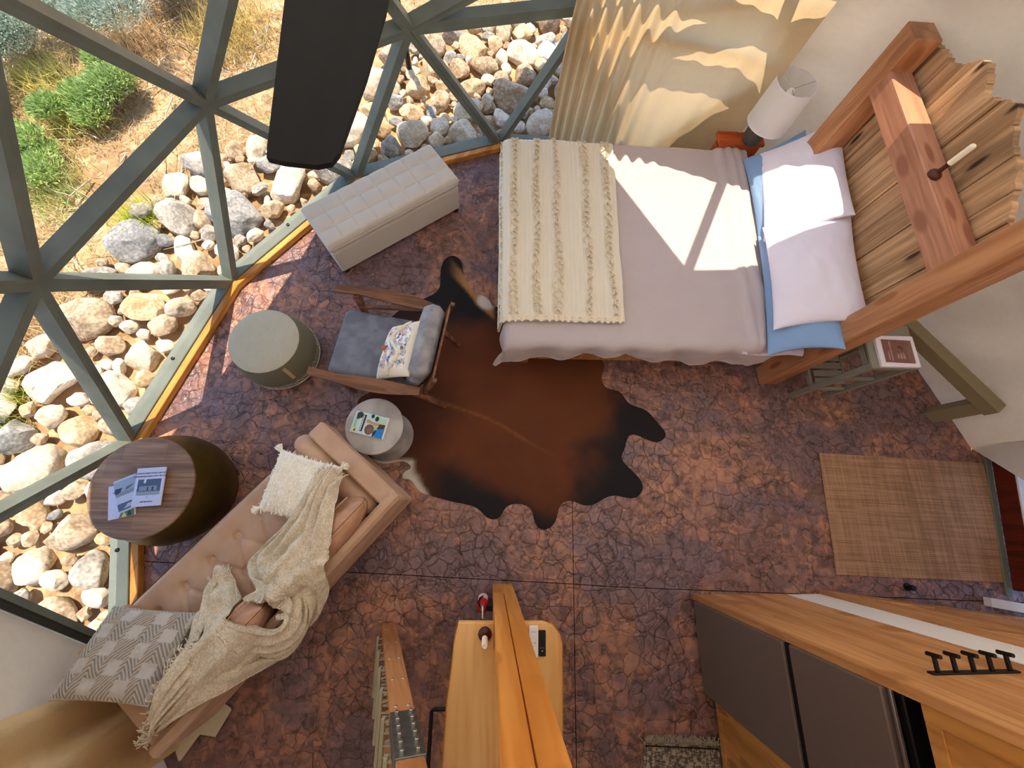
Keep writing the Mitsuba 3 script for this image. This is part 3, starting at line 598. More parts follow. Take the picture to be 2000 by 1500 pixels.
# ------------------------------------------------------------------ pouf
px, py = -1.765, 1.24
k = thing('pouf', 'round grey-green pouf with a white whip-stitched base seam', 'pouf')
obj('top', lathe([[0, .392], [.12, .392], [.20, .388], [.245, .378], [.262, .368], [.262, .355], [0, .355]], 96, px, py), 'bsdf_pouf_top', k, smooth=50)
obj('side', lathe([[.258, .362], [.272, .34], [.298, .24], [.312, .15], [.310, .09], [.300, .05], [0, .05]], 96, px, py), 'bsdf_pouf_side', k, smooth=50)
obj('base', lathe([[.296, .05], [.30, .03], [.285, .0], [0, 0]], 96, px, py), 'bsdf_pouf_side', k, smooth=50)
obj('piping', tube([(px + .262 * math.cos(t), py + .262 * math.sin(t), .366) for t in np.linspace(0, 2 * np.pi, 97)], .004, 6), 'bsdf_pouf_top', k, smooth=True)
st = []
for t in np.arange(0, 2 * np.pi, 2 * np.pi / 110):
    a0 = A_([math.cos(t), math.sin(t)]); ln = rng.uniform(.02, .045); p0 = A_([px, py, 0]) + A_([*(a0 * .313), .10 + ln]); p1 = A_([px, py, 0]) + A_([*(A_([math.cos(t + .02), math.sin(t + .02)]) * .304), .045])
    st.append(bar(p0, p1, .005, .005, c=.001))
st.append(tube([(px + .303 * math.cos(t), py + .303 * math.sin(t), .05) for t in np.linspace(0, 2 * np.pi, 97)], .005, 6))
sk = obj('stitching', cat(st), 'bsdf_stitch', k); labels[sk] = {'kind': 'stuff', 'label': 'white whip stitching'}
ta = math.radians(-52); tdir = A_([math.cos(ta), math.sin(ta), 0])
obj('tag', sheet(np.stack([np.stack([A_([px, py, 0]) + tdir * r + A_([-tdir[1], tdir[0], 0]) * w + A_([0, 0, z]) for w in np.linspace(-.014, .014, 4)]) for r, z in ((.278, .335), (.292, .28), (.303, .23), (.311, .19))]), .004), 'bsdf_tag', k, label='small tan loop tag')

# ------------------------------------------------------------------ armchair
ca = math.atan2(-0.165, 0.986)                      # local x runs from the front to the back
CM = frame([math.cos(ca), math.sin(ca), 0], [-math.sin(ca), math.cos(ca), 0], [0, 0, 1], [-0.84, 1.19, 0])
def cw(m): return put(m, CM)
k = thing('armchair', 'walnut armchair with blue-grey leather seat and curved wooden arms', 'armchair')
seat = bx(-.36, .34, -.272, .272, .335, .425, .03)
obj('seat_cushion', cw(seat), 'bsdf_chair_seat', k, smooth=60)
bc = put(rbox(.155, .56, .42, .05), frame([math.cos(.30), 0, math.sin(.30) * -1], [0, 1, 0], [math.sin(.30), 0, math.cos(.30)], [.362, 0, .60]))
obj('back_cushion', cw(bc), 'bsdf_chair_back', k, smooth=60)
obj('back_rail', cw(bar([.395, -.29, .36], [.53, -.29, .78], .03, .03)), 'bsdf_walnut', k)
obj('back_rail', cw(bar([.395, .29, .36], [.53, .29, .78], .03, .03)), 'bsdf_walnut', k)
obj('back_panel', cw(put(rbox(.015, .56, .40, .004), frame([math.cos(.30), 0, -math.sin(.30)], [0, 1, 0], [math.sin(.30), 0, math.cos(.30)], [.455, 0, .58]))), 'bsdf_walnut', k)
obj('seat_rail', cw(bx(-.34, .36, -.285, -.26, .27, .335)), 'bsdf_walnut', k); obj('seat_rail', cw(bx(-.34, .36, .26, .285, .27, .335)), 'bsdf_walnut', k)
obj('front_rail', cw(bx(-.345, -.32, -.27, .27, .27, .33)), 'bsdf_walnut', k); obj('rear_rail', cw(bx(.33, .355, -.27, .27, .26, .33)), 'bsdf_walnut', k)
for s in (-1, 1):
    t = np.linspace(0, 1, 26); X = -.40 + .80 * t; wd = .030 + .022 * np.sin(np.clip((t - .25) / .7, 0, 1) * np.pi); yc = s * (.335 + .02 * np.sin(t * np.pi)); zc = .60 - .045 * t ** 1.5
    ringv = []
    for x, w, y, z in zip(X, wd, yc, zc):
        ringv.append([(x, y - w, z + .012), (x, y + w, z + .012), (x, y + w * .9, z - .016), (x, y - w * .9, z - .016)])
    Rv = A_(ringv).reshape(-1, 3); f = []
    for i in range(25):
        for j in range(4): a_, b_ = i * 4 + j, i * 4 + (j + 1) % 4; f += [[a_, b_, b_ + 4], [a_, b_ + 4, a_ + 4]]
    f += [[0, 2, 1], [0, 3, 2], [100, 101, 102], [100, 102, 103]]
    m = tm(Rv, f); m.fix_normals()
    obj('arm', cw(m), 'bsdf_walnut', k, smooth=35)
    def leg(p, q, r0, r1):
        return trimesh.convex.convex_hull(np.vstack([put(rbox(r0, r0, .01, .003), frame([1, 0, 0], [0, 1, 0], [0, 0, 1], p)).vertices, put(rbox(r1, r1, .01, .003), frame([1, 0, 0], [0, 1, 0], [0, 0, 1], q)).vertices]))
    obj('leg', cw(leg([-.26, s * .30, .005], [-.24, s * .325, .58], .03, .05)), 'bsdf_walnut', k)
    obj('leg', cw(leg([.52, s * .29, .005], [.30, s * .30, .40], .03, .05)), 'bsdf_walnut', k)
    obj('arm_brace', cw(bar([-.24, s * .315, .40], [.32, s * .33, .545], .03, .04)), 'bsdf_walnut', k)
# embroidered cushion on the chair
pc = A_([-0.655, 1.10, 0.585]); ex = unit(A_([.20, .97, .02])); ey = unit(A_([.74, -.13, .66])); ez = np.cross(ex, ey)
if ez[0] > 0: ex = -ex; ez = np.cross(ex, ey)
PM = frame(ex, ey, ez, pc)
k = thing('embroidered_cushion', 'blue and pink embroidered cushion standing on the grey armchair', 'cushion')
pm = pillow(.44, .40, .15, 40, 21, .012, .05)
obj('back', put(pm, PM), 'bsdf_cream', k, smooth=True)
fr = pillow(.425, .385, .152, 40, 21, .012, .05); sel = fr.vertices[:, 2][fr.faces].min(1) > 0.004
fr2 = tm(fr.vertices, fr.faces[sel]); fr2.vertices = fr2.vertices + [0, 0, .002]
obj('embroidery', put(fr2, PM), 'bsdf_embroidered', k, smooth=True)
t = np.linspace(-1, 1, 120); zed = lambda x, y: .078 * np.clip((1 - abs(x / .21) ** 2.6) * (1 - abs(y / .19) ** 2.6), 0, 1) ** .5
pts = [(x * .2, .06 * math.sin(x * 4.2) + .03, zed(x * .2, .06 * math.sin(x * 4.2) + .03) + .006) for x in t]
pts = A_(pts); pts[:, 1] += .006 * np.sin(t * 60)
obj('cord_trim', put(tube(pts, .012, 8), PM), 'bsdf_cream', k, smooth=True)
obj('tassel_bead', put(trimesh.creation.icosphere(2, .02), frame(ex, ey, ez, pc + ez * .075 - ey * .1)), 'bsdf_night_wood', k, smooth=True)

# ------------------------------------------------------------------ concrete side table and magazine
sx, sy = -0.83, 0.56
k = thing('side_table', 'round grey concrete side table with a magazine on top', 'table')
obj('top', lathe([[0, .455], [.19, .455], [.207, .449], [.21, .44], [.205, .425], [.19, .415], [0, .415]], 96, sx, sy), 'bsdf_concrete', k, smooth=40)
obj('body', lathe([[.19, .42], [.165, .36], [.155, .27], [.160, .18], [.180, .08], [.205, .02], [.208, .0], [0, 0]], 96, sx, sy), 'bsdf_concrete', k, smooth=50)
mg = A_([(-.96, .672), (-.719, .614), (-.757, .46), (-.994, .513)]); mo = mg.mean(0); mx_ = unit(np.r_[(mg[1] - mg[0]) + (mg[2] - mg[3]), 0]); my_ = np.cross([0, 0, 1], mx_)
MM = frame(mx_, my_, [0, 0, 1], [mo[0], mo[1], .470]); mw, mh = .246, .158
k = thing('magazine', 'magazine with a boy in a blue shirt on its cover, on the concrete side table', 'magazine')
obj('pages', put(rbox(mw, mh, .014, .002), frame(mx_, my_, [0, 0, 1], [mo[0], mo[1], .462])), 'bsdf_paper', k)
def rc(x0, y0, x1, y1): return [(x0 * mw - mw / 2, mh / 2 - y0 * mh), (x1 * mw - mw / 2, mh / 2 - y0 * mh), (x1 * mw - mw / 2, mh / 2 - y1 * mh), (x0 * mw - mw / 2, mh / 2 - y1 * mh)]
def pg(pts): return [(x * mw - mw / 2, mh / 2 - y * mh) for x, y in pts]
def el(x, y, a, b, n=20): return [(x * mw - mw / 2 + a * mw * math.cos(t), mh / 2 - y * mh + b * mh * math.sin(t)) for t in np.linspace(0, 2 * np.pi, n, endpoint=False)]
cov = [(rc(0, 0, .96, 1), '#b9d9d6'), (rc(.04, .05, .12, .75), '#8fbcb0'), (rc(.70, .08, .95, .4), '#aed3b4'), (rc(0, .8, .96, 1), '#c3d6ea'), (rc(.42, .12, .6, .5), '#a5dbe0'), (pg([(.6, .45), (.8, .55), (.72, .85), (.56, .75)]), '#9fc19a'),
       (el(.15, .16, .09, .15), '#37353a'), (rc(.07, .14, .15, .36), '#37353a'), (rc(.25, .10, .34, .88), '#3a3448'), (rc(.265, .13, .285, .85), '#e9e9ee'), (el(.52, .09, .05, .09), '#2e3138'), (el(.66, .17, .055, .12), '#2b332f'),
       (el(.44, .36, .06, .09), '#c98a76'), (pg([(.46, .32), (.82, .38), (.84, .50), (.46, .43)]), '#c48a70'), (pg([(.78, .38), (.95, .36), (.95, .62), (.74, .62)]), '#4d3038'), (el(.53, .72, .135, .24), '#6c5442'), (el(.55, .74, .08, .14), '#7d6350'), (pg([(.70, .68), (.96, .52), (.96, 1), (.74, 1), (.66, .86)]), '#1c7fc4'), (pg([(.66, .8), (.71, .68), (.76, .72), (.70, 1), (.66, 1)]), '#182a5c'), (rc(.03, .74, .17, .96), '#c3cb8c'), (el(.12, .88, .025, .06), '#4a4636')]
m, c = print_mesh(cov, MM); obj('cover', m, 'bsdf_print', k, color=c)

# ------------------------------------------------------------------ drum table and booklets
dx_, dy_ = -2.285, 0.12
k = thing('drum_table', 'drum end table with dark plank top and bronze barrel body by the window', 'table')
obj('top', lathe([[0, .525], [.322, .525], [.33, .52], [.33, .505], [.32, .5], [0, .5]], 128, dx_, dy_), 'bsdf_drum_top', k, smooth=40)
obj('body', lathe([[.318, .502], [.345, .44], [.375, .34], [.388, .25], [.378, .15], [.345, .05], [.325, 0], [0, 0]], 128, dx_, dy_), 'bsdf_bronze', k, smooth=50)
def booklet(cx, cy, z, w, h, rot, name_label, art):
    k = thing('booklet', name_label, 'booklet', 'booklets on the drum table'); Mx = frame([math.cos(rot), math.sin(rot), 0], [-math.sin(rot), math.cos(rot), 0], [0, 0, 1], [cx, cy, z + .0062])
    obj('pages', put(rbox(w, h, .012, .0015), frame(Mx[:3, 0], Mx[:3, 1], [0, 0, 1], [cx, cy, z])), 'bsdf_paper', k)
    items = [([(x * w, y * h) for x, y in p], c) for p, c in art if not isinstance(p, str)]
    m, c = print_mesh(items, Mx); obj('cover_print', m, 'bsdf_print', k, color=c)
    tx = []
    for p, c in art:
        if isinstance(p, str):
            s, (x, y, hh) = p, c; t_ = meshkit.text_mesh(s, hh, .0006, True); t_.apply_translation([x * w - t_.bounds[1][0] / 2 - t_.bounds[0][0] / 2, y * h, .001]); tx.append(put(t_, Mx))
    if tx: obj('lettering', cat(tx), 'bsdf_ink', k)
mat('ink', '#3a3d5c', 0.7)
R_ = lambda x0, y0, x1, y1: [(x0, y0), (x1, y0), (x1, y1), (x0, y1)]
booklet(-2.372, .035, .532, .16, .215, math.atan2(-.08, .175) + math.pi / 2 - .9, 'booklet with a tree on its cover, lowest of the fanned booklets', [(R_(-.5, -.5, .48, .5), '#c2cdf0'), ([(-.1, -.5), (.48, -.5), (.48, .1), (.3, .2), (.1, -.1)], '#5f7d62'), ([(.05, -.3), (.2, -.32), (.32, 0), (.15, .05)], '#7f8f6a'), ([(.0, -.5), (.2, -.5), (.1, -.3)], '#b7c78f'), ([(.2, -.5), (.4, -.5), (.3, -.28)], '#2f4d3a'), ('HISTORIC', (-.05, .33, .010)), ('TRAIL GUIDE', (-.05, .24, .010))])
booklet(-2.330, .085, .545, .155, .215, math.atan2(.05, .11) , 'booklet with two grey landscape photos, middle of the fanned booklets', [(R_(-.5, -.5, .5, .5), '#b9c4e4'), (R_(-.5, -.02, .5, .44), '#93a5c0'), (R_(-.5, -.02, .5, .10), '#7f8fa6'), ([(-.5, .06), (-.3, .1), (-.2, .22), (-.5, .24)], '#39465e'), ([(-.1, .12), (.1, .15), (.3, .24), (-.05, .2)], '#5a6880'), (R_(-.5, -.46, .4, -.24), '#52678a'), ([(-.3, -.42), (.1, -.4), (.2, -.3), (-.1, -.3)], '#a9b7d2')])
booklet(-2.206, .122, .558, .175, .245, .07, 'white booklet with a dark house photo, topmost of the fanned booklets', [(R_(-.5, -.5, .49, .5), '#c0cdf2'), (R_(-.40, -.22, .42, .20), '#4a5f82'), (R_(-.40, -.22, .42, -.12), '#8b9ab2'), (R_(-.32, -.1, .3, .02), '#7d90ae'), (R_(-.05, -.1, .0, .0), '#33415c'), (R_(.12, -.1, .18, .0), '#33415c'), ([(-.2, .1), (-.12, .1), (-.1, .2), (-.18, .2)], '#c4d2ee'), ('HISTORIC HOMES IN EAST AND THE', (0, .34, .0078)), ('SURROUNDING PARK COUNTY IN 1900', (0, .26, .0078)), ('*', (0, -.30, .01)), ('JEROME BAILEY', (0, -.40, .0075))])

# ------------------------------------------------------------------ leather sofa
SU, SV, SO = A_([-.658, -.753, 0]), A_([.753, -.658, 0]), A_([-1.149, .564, 0])
SM = frame(SU, SV, [0, 0, 1], SO)
def sw(m): return put(m, SM)
k = thing('sofa', 'tan leather sofa with a tufted bench seat beside the drum table', 'sofa')
u = np.linspace(0.13, 1.70, 150); v = np.linspace(-0.065, 0.56, 64); U, Vv = np.meshgrid(u, v, indexing='ij')
Zs = np.full_like(U, .432); btn = []
for r_, vv in enumerate((0.10, 0.32)):
    for uu in np.arange(.30 + .10 * r_, 1.66, .205):
        btn.append((uu, vv)); d2 = (U - uu) ** 2 + (Vv - vv) ** 2
        Zs -= 0.040 * np.exp(-d2 / .024 ** 2) + 0.018 * np.exp(-d2 / .07 ** 2)
        for du, dv in ((.102, .22), (-.102, .22)) if r_ == 0 else ((.102, .25), (-.102, .25)):
            L = math.hypot(du, dv); t_ = np.clip(((U - uu) * du + (Vv - vv) * dv) / L ** 2, 0, 1); dd = (U - uu - t_ * du) ** 2 + (Vv - vv - t_ * dv) ** 2
            Zs -= 0.016 * np.exp(-dd / .012 ** 2) * (1 - .5 * t_)
ed = np.minimum(np.minimum(U - .13, 1.70 - U), np.minimum(Vv + .065, .56 - Vv)); Zs -= 0.035 * np.clip(1 - ed / .035, 0, 1) ** 2
obj('seat', sw(cat([grid_mesh(np.stack([U, Vv, Zs], -1)), bx(.13, 1.70, -.065, .56, .29, .397, .012)])), 'bsdf_leather', k, smooth=50)
obj('seat_piping', sw(tube([(x, -.067, .395) for x in np.linspace(.13, 1.70, 20)], .005, 6)), 'bsdf_leather_dark', k)
for (uu, vv) in btn: obj('seat_button', sw(lathe([[0, .007], [.008, .005], [.011, 0], [0, 0]], 10, uu, vv, .392)), 'bsdf_leather', k)
for a0, a1 in ((0.0, .125), (1.705, 1.83)):
    obj('arm', sw(bx(a0, a1, 0, .775, .14, .605, .012)), 'bsdf_leather', k)
for uc in (.200, 1.625):
    t = np.linspace(-.075, .68, 40); rr = .080 * np.clip(1 - (np.abs(t - .3025) / .3776) ** 9, 0.02, 1) ** .5
    obj('arm_pad', sw(tube([(uc, x, .485) for x in t], rr, 24)), 'bsdf_leather', k, smooth=60)
obj('base', sw(bx(.05, 1.78, .02, .74, .12, .29, .01)), 'bsdf_leather_dark', k)
obj('backrest', sw(bx(.0, 1.83, .70, .775, .14, .655, .02)), 'bsdf_leather', k)
for i, (c0, wl) in enumerate(((.515, .72), (1.28, .70))):
    m = pillow(wl, .36, .23, 44, 31 + i, .028, .03); an = math.radians(76)
    obj('back_cushion', sw(put(m, frame([1, 0, 0], [0, math.cos(an), math.sin(an)], [0, -math.sin(an), math.cos(an)], [c0, .60, .585]))), 'bsdf_leather_soft', k, smooth=True)
    for o in (-.05, .05):
        t = np.linspace(-wl / 2 + .05, wl / 2 - .05, 40); obj('cushion_piping', sw(tube([(c0 + x, .600 + o * 1.15, .755 + .008 * math.sin(9 * x + i) - .05 * (abs(x) / wl * 2) ** 6) for x in t], .0055, 6)), 'bsdf_leather_soft', k, smooth=True)
for uu in (.08, 1.75):
    for vv in (.06, .70): obj('leg', sw(lathe([[0, 0], [.018, 0], [.026, .14], [0, .14]], 16, uu, vv)), 'bsdf_dark_foot', k)

# cushions on the sofa
FM, fw, fh = framed((-1.357, .344, .60), (-.92, .232, .67), (-1.50, .002, .56), (-1.09, -.12, .63))
k = thing('fringed_cushion', 'white cushion with rows of fringe and tufted corners on the sofa beside the arm', 'cushion')
pmesh = pillow(.47, .40, .15, 44, 41, .02, .07); obj('cover', put(pmesh, FM), 'bsdf_fringe_pillow', k, smooth=True)
zed2 = lambda x, y: .075 * np.clip((1 - abs(x / .235) ** 2.6) * (1 - abs(y / .2) ** 2.6), 0, 1) ** .5
strands = []
for x0 in np.linspace(-.2, .2, 15):
    for y in np.arange(-.185, .185, .011):
        xx = x0 + .006 * math.sin(40 * y + x0 * 50) + rng.normal(0, .002); z0 = zed2(xx, y) + .003; d = A_([rng.normal(.012, .006), rng.normal(0, .006), rng.uniform(.006, .015)])
        strands.append(bar([xx, y, z0], A_([xx, y, z0]) + d, .007, .005, c=.001))
for i in range(420):
    s_ = rng.integers(4); e_ = rng.uniform(-1, 1); ed_ = A_([.225 * e_, .19 * (1 if s_ == 0 else -1), 0]) if s_ < 2 else A_([.225 * (1 if s_ == 2 else -1), .19 * e_, 0])
    ed_ = ed_ * A_([1 - .07 * (s_ >= 2) * (1 - e_ ** 2), 1 - .07 * (s_ < 2) * (1 - e_ ** 2), 1]); d = unit(ed_ + rng.normal(0, .05, 3)) * rng.uniform(.012, .028); strands.append(bar(ed_, ed_ + d, .004, .003, c=.001))
sk = obj('fringe', put(cat(strands), FM), 'bsdf_fringe_pillow', k); labels[sk] = {'kind': 'stuff'}
for cx_ in (-1, 1):
    for cy_ in (-1, 1):
        tf = [bar(A_([.222 * cx_, .187 * cy_, 0]), A_([.222 * cx_, .187 * cy_, 0]) + unit(A_([cx_, cy_ * .8, .2]) + rng.normal(0, .35, 3)) * rng.uniform(.03, .06), .007, .005, c=.001) for _ in range(46)]
        sk = obj('corner_tuft', put(cat(tf), FM), 'bsdf_fringe_pillow', k)
GM_, gw, gh = framed((-2.24, -.60, .545), (-1.72, -.63, .585), (-2.19, -.95, .82), (-1.85, -1.01, .74))
k = thing('patterned_cushion', 'grey woven cushion with raised zigzag ridges leaning on the sofa arm', 'cushion')
gp = pillow(.50, .46, .17, 210, 51, .03, .05); X, Y = gp.vertices[:, 0], gp.vertices[:, 1]; top_ = gp.vertices[:, 2] > 0
zz = np.abs(((X / .11) % 1) - .5) * .11 * 1.3; ph = np.mod((Y + np.where(np.floor(X / .22) % 2 == 0, zz, -zz)), .024) / .024; dia = (np.abs(((X + Y) / .17) % 1 - .5) + np.abs(((X - Y) / .17) % 1 - .5)) < .42
inner_ = (np.abs(X) < .24) & (np.abs(Y) < .22)
rid_ = np.where(top_ & inner_ & ~dia, np.sin(ph * 2 * np.pi), .25); gp.vertices[:, 2] += np.where(top_, .009 * np.clip(rid_, -.3, 1), 0)
gcol = A_(lin('#97938c'))[None] * (1 - np.clip(.5 + rid_, 0, 1))[:, None] + A_(lin('#cdc8bf'))[None] * np.clip(.5 + rid_, 0, 1)[:, None]
obj('cover', put(gp, GM_), 'bsdf_knit', k, smooth=True, color=gcol)

# throw over the sofa back
def ribbon(rows, nu, nv, amp, seed, freq):
    Rw = A_(rows, float); t = np.linspace(0, 1, len(Rw)); Lc, Rc = CubicSpline(t, Rw[:, 0]), CubicSpline(t, Rw[:, 1]); tt = np.linspace(0, 1, nu); s = np.linspace(0, 1, nv)
    Pq = Lc(tt)[:, None] * (1 - s)[None, :, None] + Rc(tt)[:, None] * s[None, :, None]
    nz = meshkit.fbm(np.stack([np.repeat(tt[:, None] * 5, nv, 1), np.repeat(s[None] * 4, nu, 0), np.full((nu, nv), seed)], -1), 4, seed) - .5
    n = np.cross(np.gradient(Pq, axis=0), np.gradient(Pq, axis=1)); n /= np.linalg.norm(n, axis=2, keepdims=True) + 1e-9; n *= np.sign(n[..., 2:3] + 1e-6)
    hump = 0.05 * np.sin(np.pi * s)[None, :]
    fold = amp * np.sin(2 * np.pi * (s[None] * freq + 1.1 * nz + .25 * np.sin(5 * tt[:, None]))) * (.55 + .9 * meshkit.fbm(np.stack([np.repeat(tt[:, None] * 7, nv, 1), np.repeat(s[None] * 3, nu, 0), np.full((nu, nv), seed + 3.)], -1), 2, seed))
    return Pq + n * (fold + hump + .03 * nz)[..., None]
BLA = [[(-1.083, .2, .66), (-.925, .168, .70)], [(-1.136, .073, .66), (-.946, .041, .76)], [(-1.283, -.129, .60), (-.939, -.151, .80)], [(-1.477, -.275, .47), (-.942, -.279, .80)], [(-1.522, -.386, .45), (-.956, -.366, .77)], [(-1.432, -.479, .55), (-.954, -.479, .66)], [(-1.255, -.514, .70), (-.995, -.584, .58)], [(-1.168, -.57, .76), (-1.094, -.7, .48)]]
BLB = [[(-1.165, -.58, .765), (-1.09, -.69, .5)], [(-1.202, -.656, .79), (-1.171, -.812, .46)], [(-1.38, -.634, .70), (-1.239, -.906, .48)], [(-1.505, -.554, .56), (-1.34, -.94, .60)], [(-1.618, -.438, .465), (-1.442, -.985, .70)], [(-1.751, -.39, .455), (-1.532, -1.024, .73)], [(-1.663, -.622, .60), (-1.591, -1.062, .75)], [(-1.649, -.793, .80), (-1.685, -1.119, .73)], [(-1.758, -1.077, .77), (-1.781, -1.167, .70)]]
k = thing('knitted_throw', 'beige knitted throw with tasselled ends draped over the sofa back', 'blanket')
RA, RB = ribbon(BLA, 150, 80, .026, 5, 4.6), ribbon(BLB, 190, 90, .022, 8, 4.6)
# the cloth lies on what is below it: a height map of the sofa and its cushions
hmap = np.full((260, 140), -1.0)
for kk in list(scene):
    if kk.startswith('sofa__') and not kk.startswith('sofa__leg') or kk.startswith('fringed_cushion__cover'):
        vv_, ff_ = meshkit.WRITTEN[scene[kk]['filename']][:2]; tp = trimesh.Trimesh(vv_, ff_, process=False)
        q = np.vstack([tp.vertices, trimesh.sample.sample_surface(tp, 20000, seed=1)[0]]); d = q - SO; ui = ((d @ SU) / .01 + 30).astype(int); vi = ((d @ SV) / .01 + 30).astype(int)
        ok = (ui >= 0) & (ui < 260) & (vi >= 0) & (vi < 140); np.maximum.at(hmap, (ui[ok], vi[ok]), q[ok][:, 2])
from scipy.ndimage import maximum_filter, gaussian_filter
hmap = maximum_filter(hmap, 3)
def settle(Pq):
    d = Pq - SO; ui = np.clip(((d @ SU) / .01 + 30).astype(int), 0, 259); vi = np.clip(((d @ SV) / .01 + 30).astype(int), 0, 139); need = hmap[ui, vi] + .016 - Pq[..., 2]
    need = gaussian_filter(np.clip(need, 0, .4), 1.2) + 0.0; Pq = Pq.copy(); Pq[..., 2] += np.maximum(need, np.clip(hmap[ui, vi] + .010 - Pq[..., 2], 0, .4)); return Pq
RA, RB = settle(RA), settle(RB)
obj('upper_fold', sheet(RA, .010), 'bsdf_blanket', k, smooth=True); obj('lower_fold', sheet(RB, .010), 'bsdf_blanket', k, smooth=True)
def fringe(edge, outdir, ln, n, r, sd):
    ms = []; e = A_(edge); idx = np.linspace(0, len(e) - 1, n)
    for q in idx:
        p0 = e[int(q)]
        for _ in range(3):
            d = unit(A_(outdir) + rng.normal(0, .35, 3)); L = ln * rng.uniform(.6, 1.15); m1 = p0 + d * L * .5 + rng.normal(0, .006, 3); ms.append(tube([p0, m1, p0 + (d + [0, 0, -.35]) * L + rng.normal(0, .008, 3)], r, 5))
    return cat(ms)
sk = obj('tassels', cat([fringe(RB[-1, :], (-.62, -.5, -.1), .075, 26, .0032, 1), fringe(RB[126:188, 0], (-.75, .2, -.25), .045, 26, .003, 2), fringe(RB[92:104, 0], (-.8, .25, .1), .05, 12, .003, 3), fringe(RA[0, :], (.3, .8, -.1), .03, 12, .003, 4)]), 'bsdf_blanket', k); labels[sk] = {'kind': 'stuff'}

# ------------------------------------------------------------------ cowhide
HIDE = A_([(-0.472, 2.178), (-0.437, 2.269), (-0.361, 2.306), (-0.296, 2.263), (-0.262, 2.141), (-0.225, 2.033), (-0.111, 1.902), (-0.004, 1.836), (0.02, 1.783), (0.082, 1.775), (0.202, 1.571), (0.667, 1.33), (0.899, 1.276), (0.994, 1.288), (1.038, 1.229), (1.007, 1.117), (1.029, 1.022), (1.173, 0.962), (1.222, 0.883), (1.368, 0.816), (1.492, 0.68), (1.537, 0.59), (1.486, 0.537), (1.361, 0.553), (1.22, 0.587), (1.161, 0.464), (1.134, 0.403), (1.217, 0.284), (1.291, 0.138), (1.242, 0.076), (1.027, 0.084), (0.873, 0.015), (0.788, 0.007), (0.684, 0.043), (0.603, 0.015), (0.557, -0.104), (0.489, -0.174), (0.427, -0.174), (0.379, -0.104), (0.355, -0.025), (0.285, 0.015), (0.202, 0.014), (0.148, -0.013), (0.103, -0.084), (0.029, -0.099), (-0.066, -0.025), (-0.211, 0.022), (-0.459, 0.082), (-0.564, 0.133), (-0.643, 0.21), (-0.689, 0.218), (-0.676, 0.267), (-0.625, 0.3), (-0.652, 0.337), (-0.765, 0.344), (-0.867, 0.335), (-0.967, 0.385), (-1.013, 0.438), (-1.081, 0.608), (-1.112, 0.782), (-1.097, 0.881), (-0.996, 0.955), (-0.976, 1.057), (-1.057, 1.22), (-0.993, 1.489), (-0.786, 1.749), (-0.633, 1.832), (-0.48, 1.954), (-0.476, 2.079)])
hp = Polygon(smooth_poly(HIDE, 5)).buffer(0)
hx_ = np.arange(-1.3, 1.7, .022); hX, hY = np.meshgrid(hx_, hx_ + .9); pin = hp.buffer(-.012); pts = np.c_[hX.ravel(), hY.ravel()] + rng.uniform(-.004, .004, (hX.size, 2))
import shapely
pts = pts[shapely.contains_xy(pin, pts)]; bd = A_([hp.exterior.interpolate(s).coords[0] for s in np.arange(0, hp.exterior.length, .014)])
allp = np.vstack([pts, bd]); tri = Delaunay(allp).simplices; tri = tri[shapely.contains_xy(hp.buffer(.001), allp[tri].mean(1))]
cr = np.cross(np.c_[allp[tri[:, 1]] - allp[tri[:, 0]], np.zeros(len(tri))], np.c_[allp[tri[:, 2]] - allp[tri[:, 0]], np.zeros(len(tri))])[:, 2]; tri[cr < 0] = tri[cr < 0][:, ::-1]
def band(x, a, b): t = np.clip((x - a) / (b - a), 0, 1); return t * t * (3 - 2 * t)
hx2, hy2 = allp[:, 0], allp[:, 1]; wob = (meshkit.fbm(np.c_[hx2 * 4, hy2 * 4, 0 * hx2], 4, 3) - .5) * .35
brown = A_(lin('#5f3118'))[None] * (.75 + .5 * meshkit.fbm(np.c_[hx2 * 3, hy2 * 3, 0 * hx2 + 2], 4, 5))[:, None]; black = A_(lin('#1b1719'))[None]
ax = A_([.90, -.42]); axn = A_([.42, .90]); sA = hx2 * ax[0] + hy2 * ax[1]; sN = hx2 * axn[0] + hy2 * axn[1]
blk = np.clip(band(sA + wob, .45, .78) + band(-(sN + .6 * wob), -.27, .0) * band(hx2, -.75, -.25) + band(hy2 + .5 * wob, 1.45, 1.72) * band(-hx2, -.35, -.05) + .75 * band(.18 - np.hypot(hx2 + .35, hy2 - 2.15) + 0 * wob, 0, .15) , 0, 1)
col = brown * (1 - blk[:, None]) + black * blk[:, None]
dk = np.clip(band(.65 - np.hypot(hx2 + .75, hy2 - .75) + wob, 0, .5), 0, 1) * .6; col = col * (1 - dk[:, None]) + A_(lin('#2c1710'))[None] * dk[:, None]
spine = np.exp(-((sN - .62 + .02 * np.sin(sA * 6)) / .012) ** 2) * band(-sA, -.45, .1); col = col * (1 - .4 * spine[:, None]) + A_(lin('#945f38'))[None] * .4 * spine[:, None]
wl = band(.075 - np.abs((hx2 + .20) * .75 + (hy2 - 1.98) * .66) + .12 * wob, 0, .04) * band(hx2, -.42, -.22) * band(-hx2, -.06, .0)
tan_ = wl; col = col * (1 - tan_[:, None]) + A_(lin('#a8794f'))[None] * tan_[:, None]
wt = np.clip(band(.11 - np.hypot(hx2 + .03, hy2 - 1.83) + .08 * wob, 0, .04) * wl + band(-hx2 - .5 * (hy2 - .3) + .35 * wob, .56, .62) * band(-hy2, -.385, -.345), 0, 1); col = col * (1 - wt[:, None]) + A_(lin('#cfc6bb'))[None] * wt[:, None]
hz = .006 + .004 * meshkit.fbm(np.c_[allp * 3, 0 * hx2], 3, 9) + .006 * spine; nI = len(pts); hz[nI:] = .003
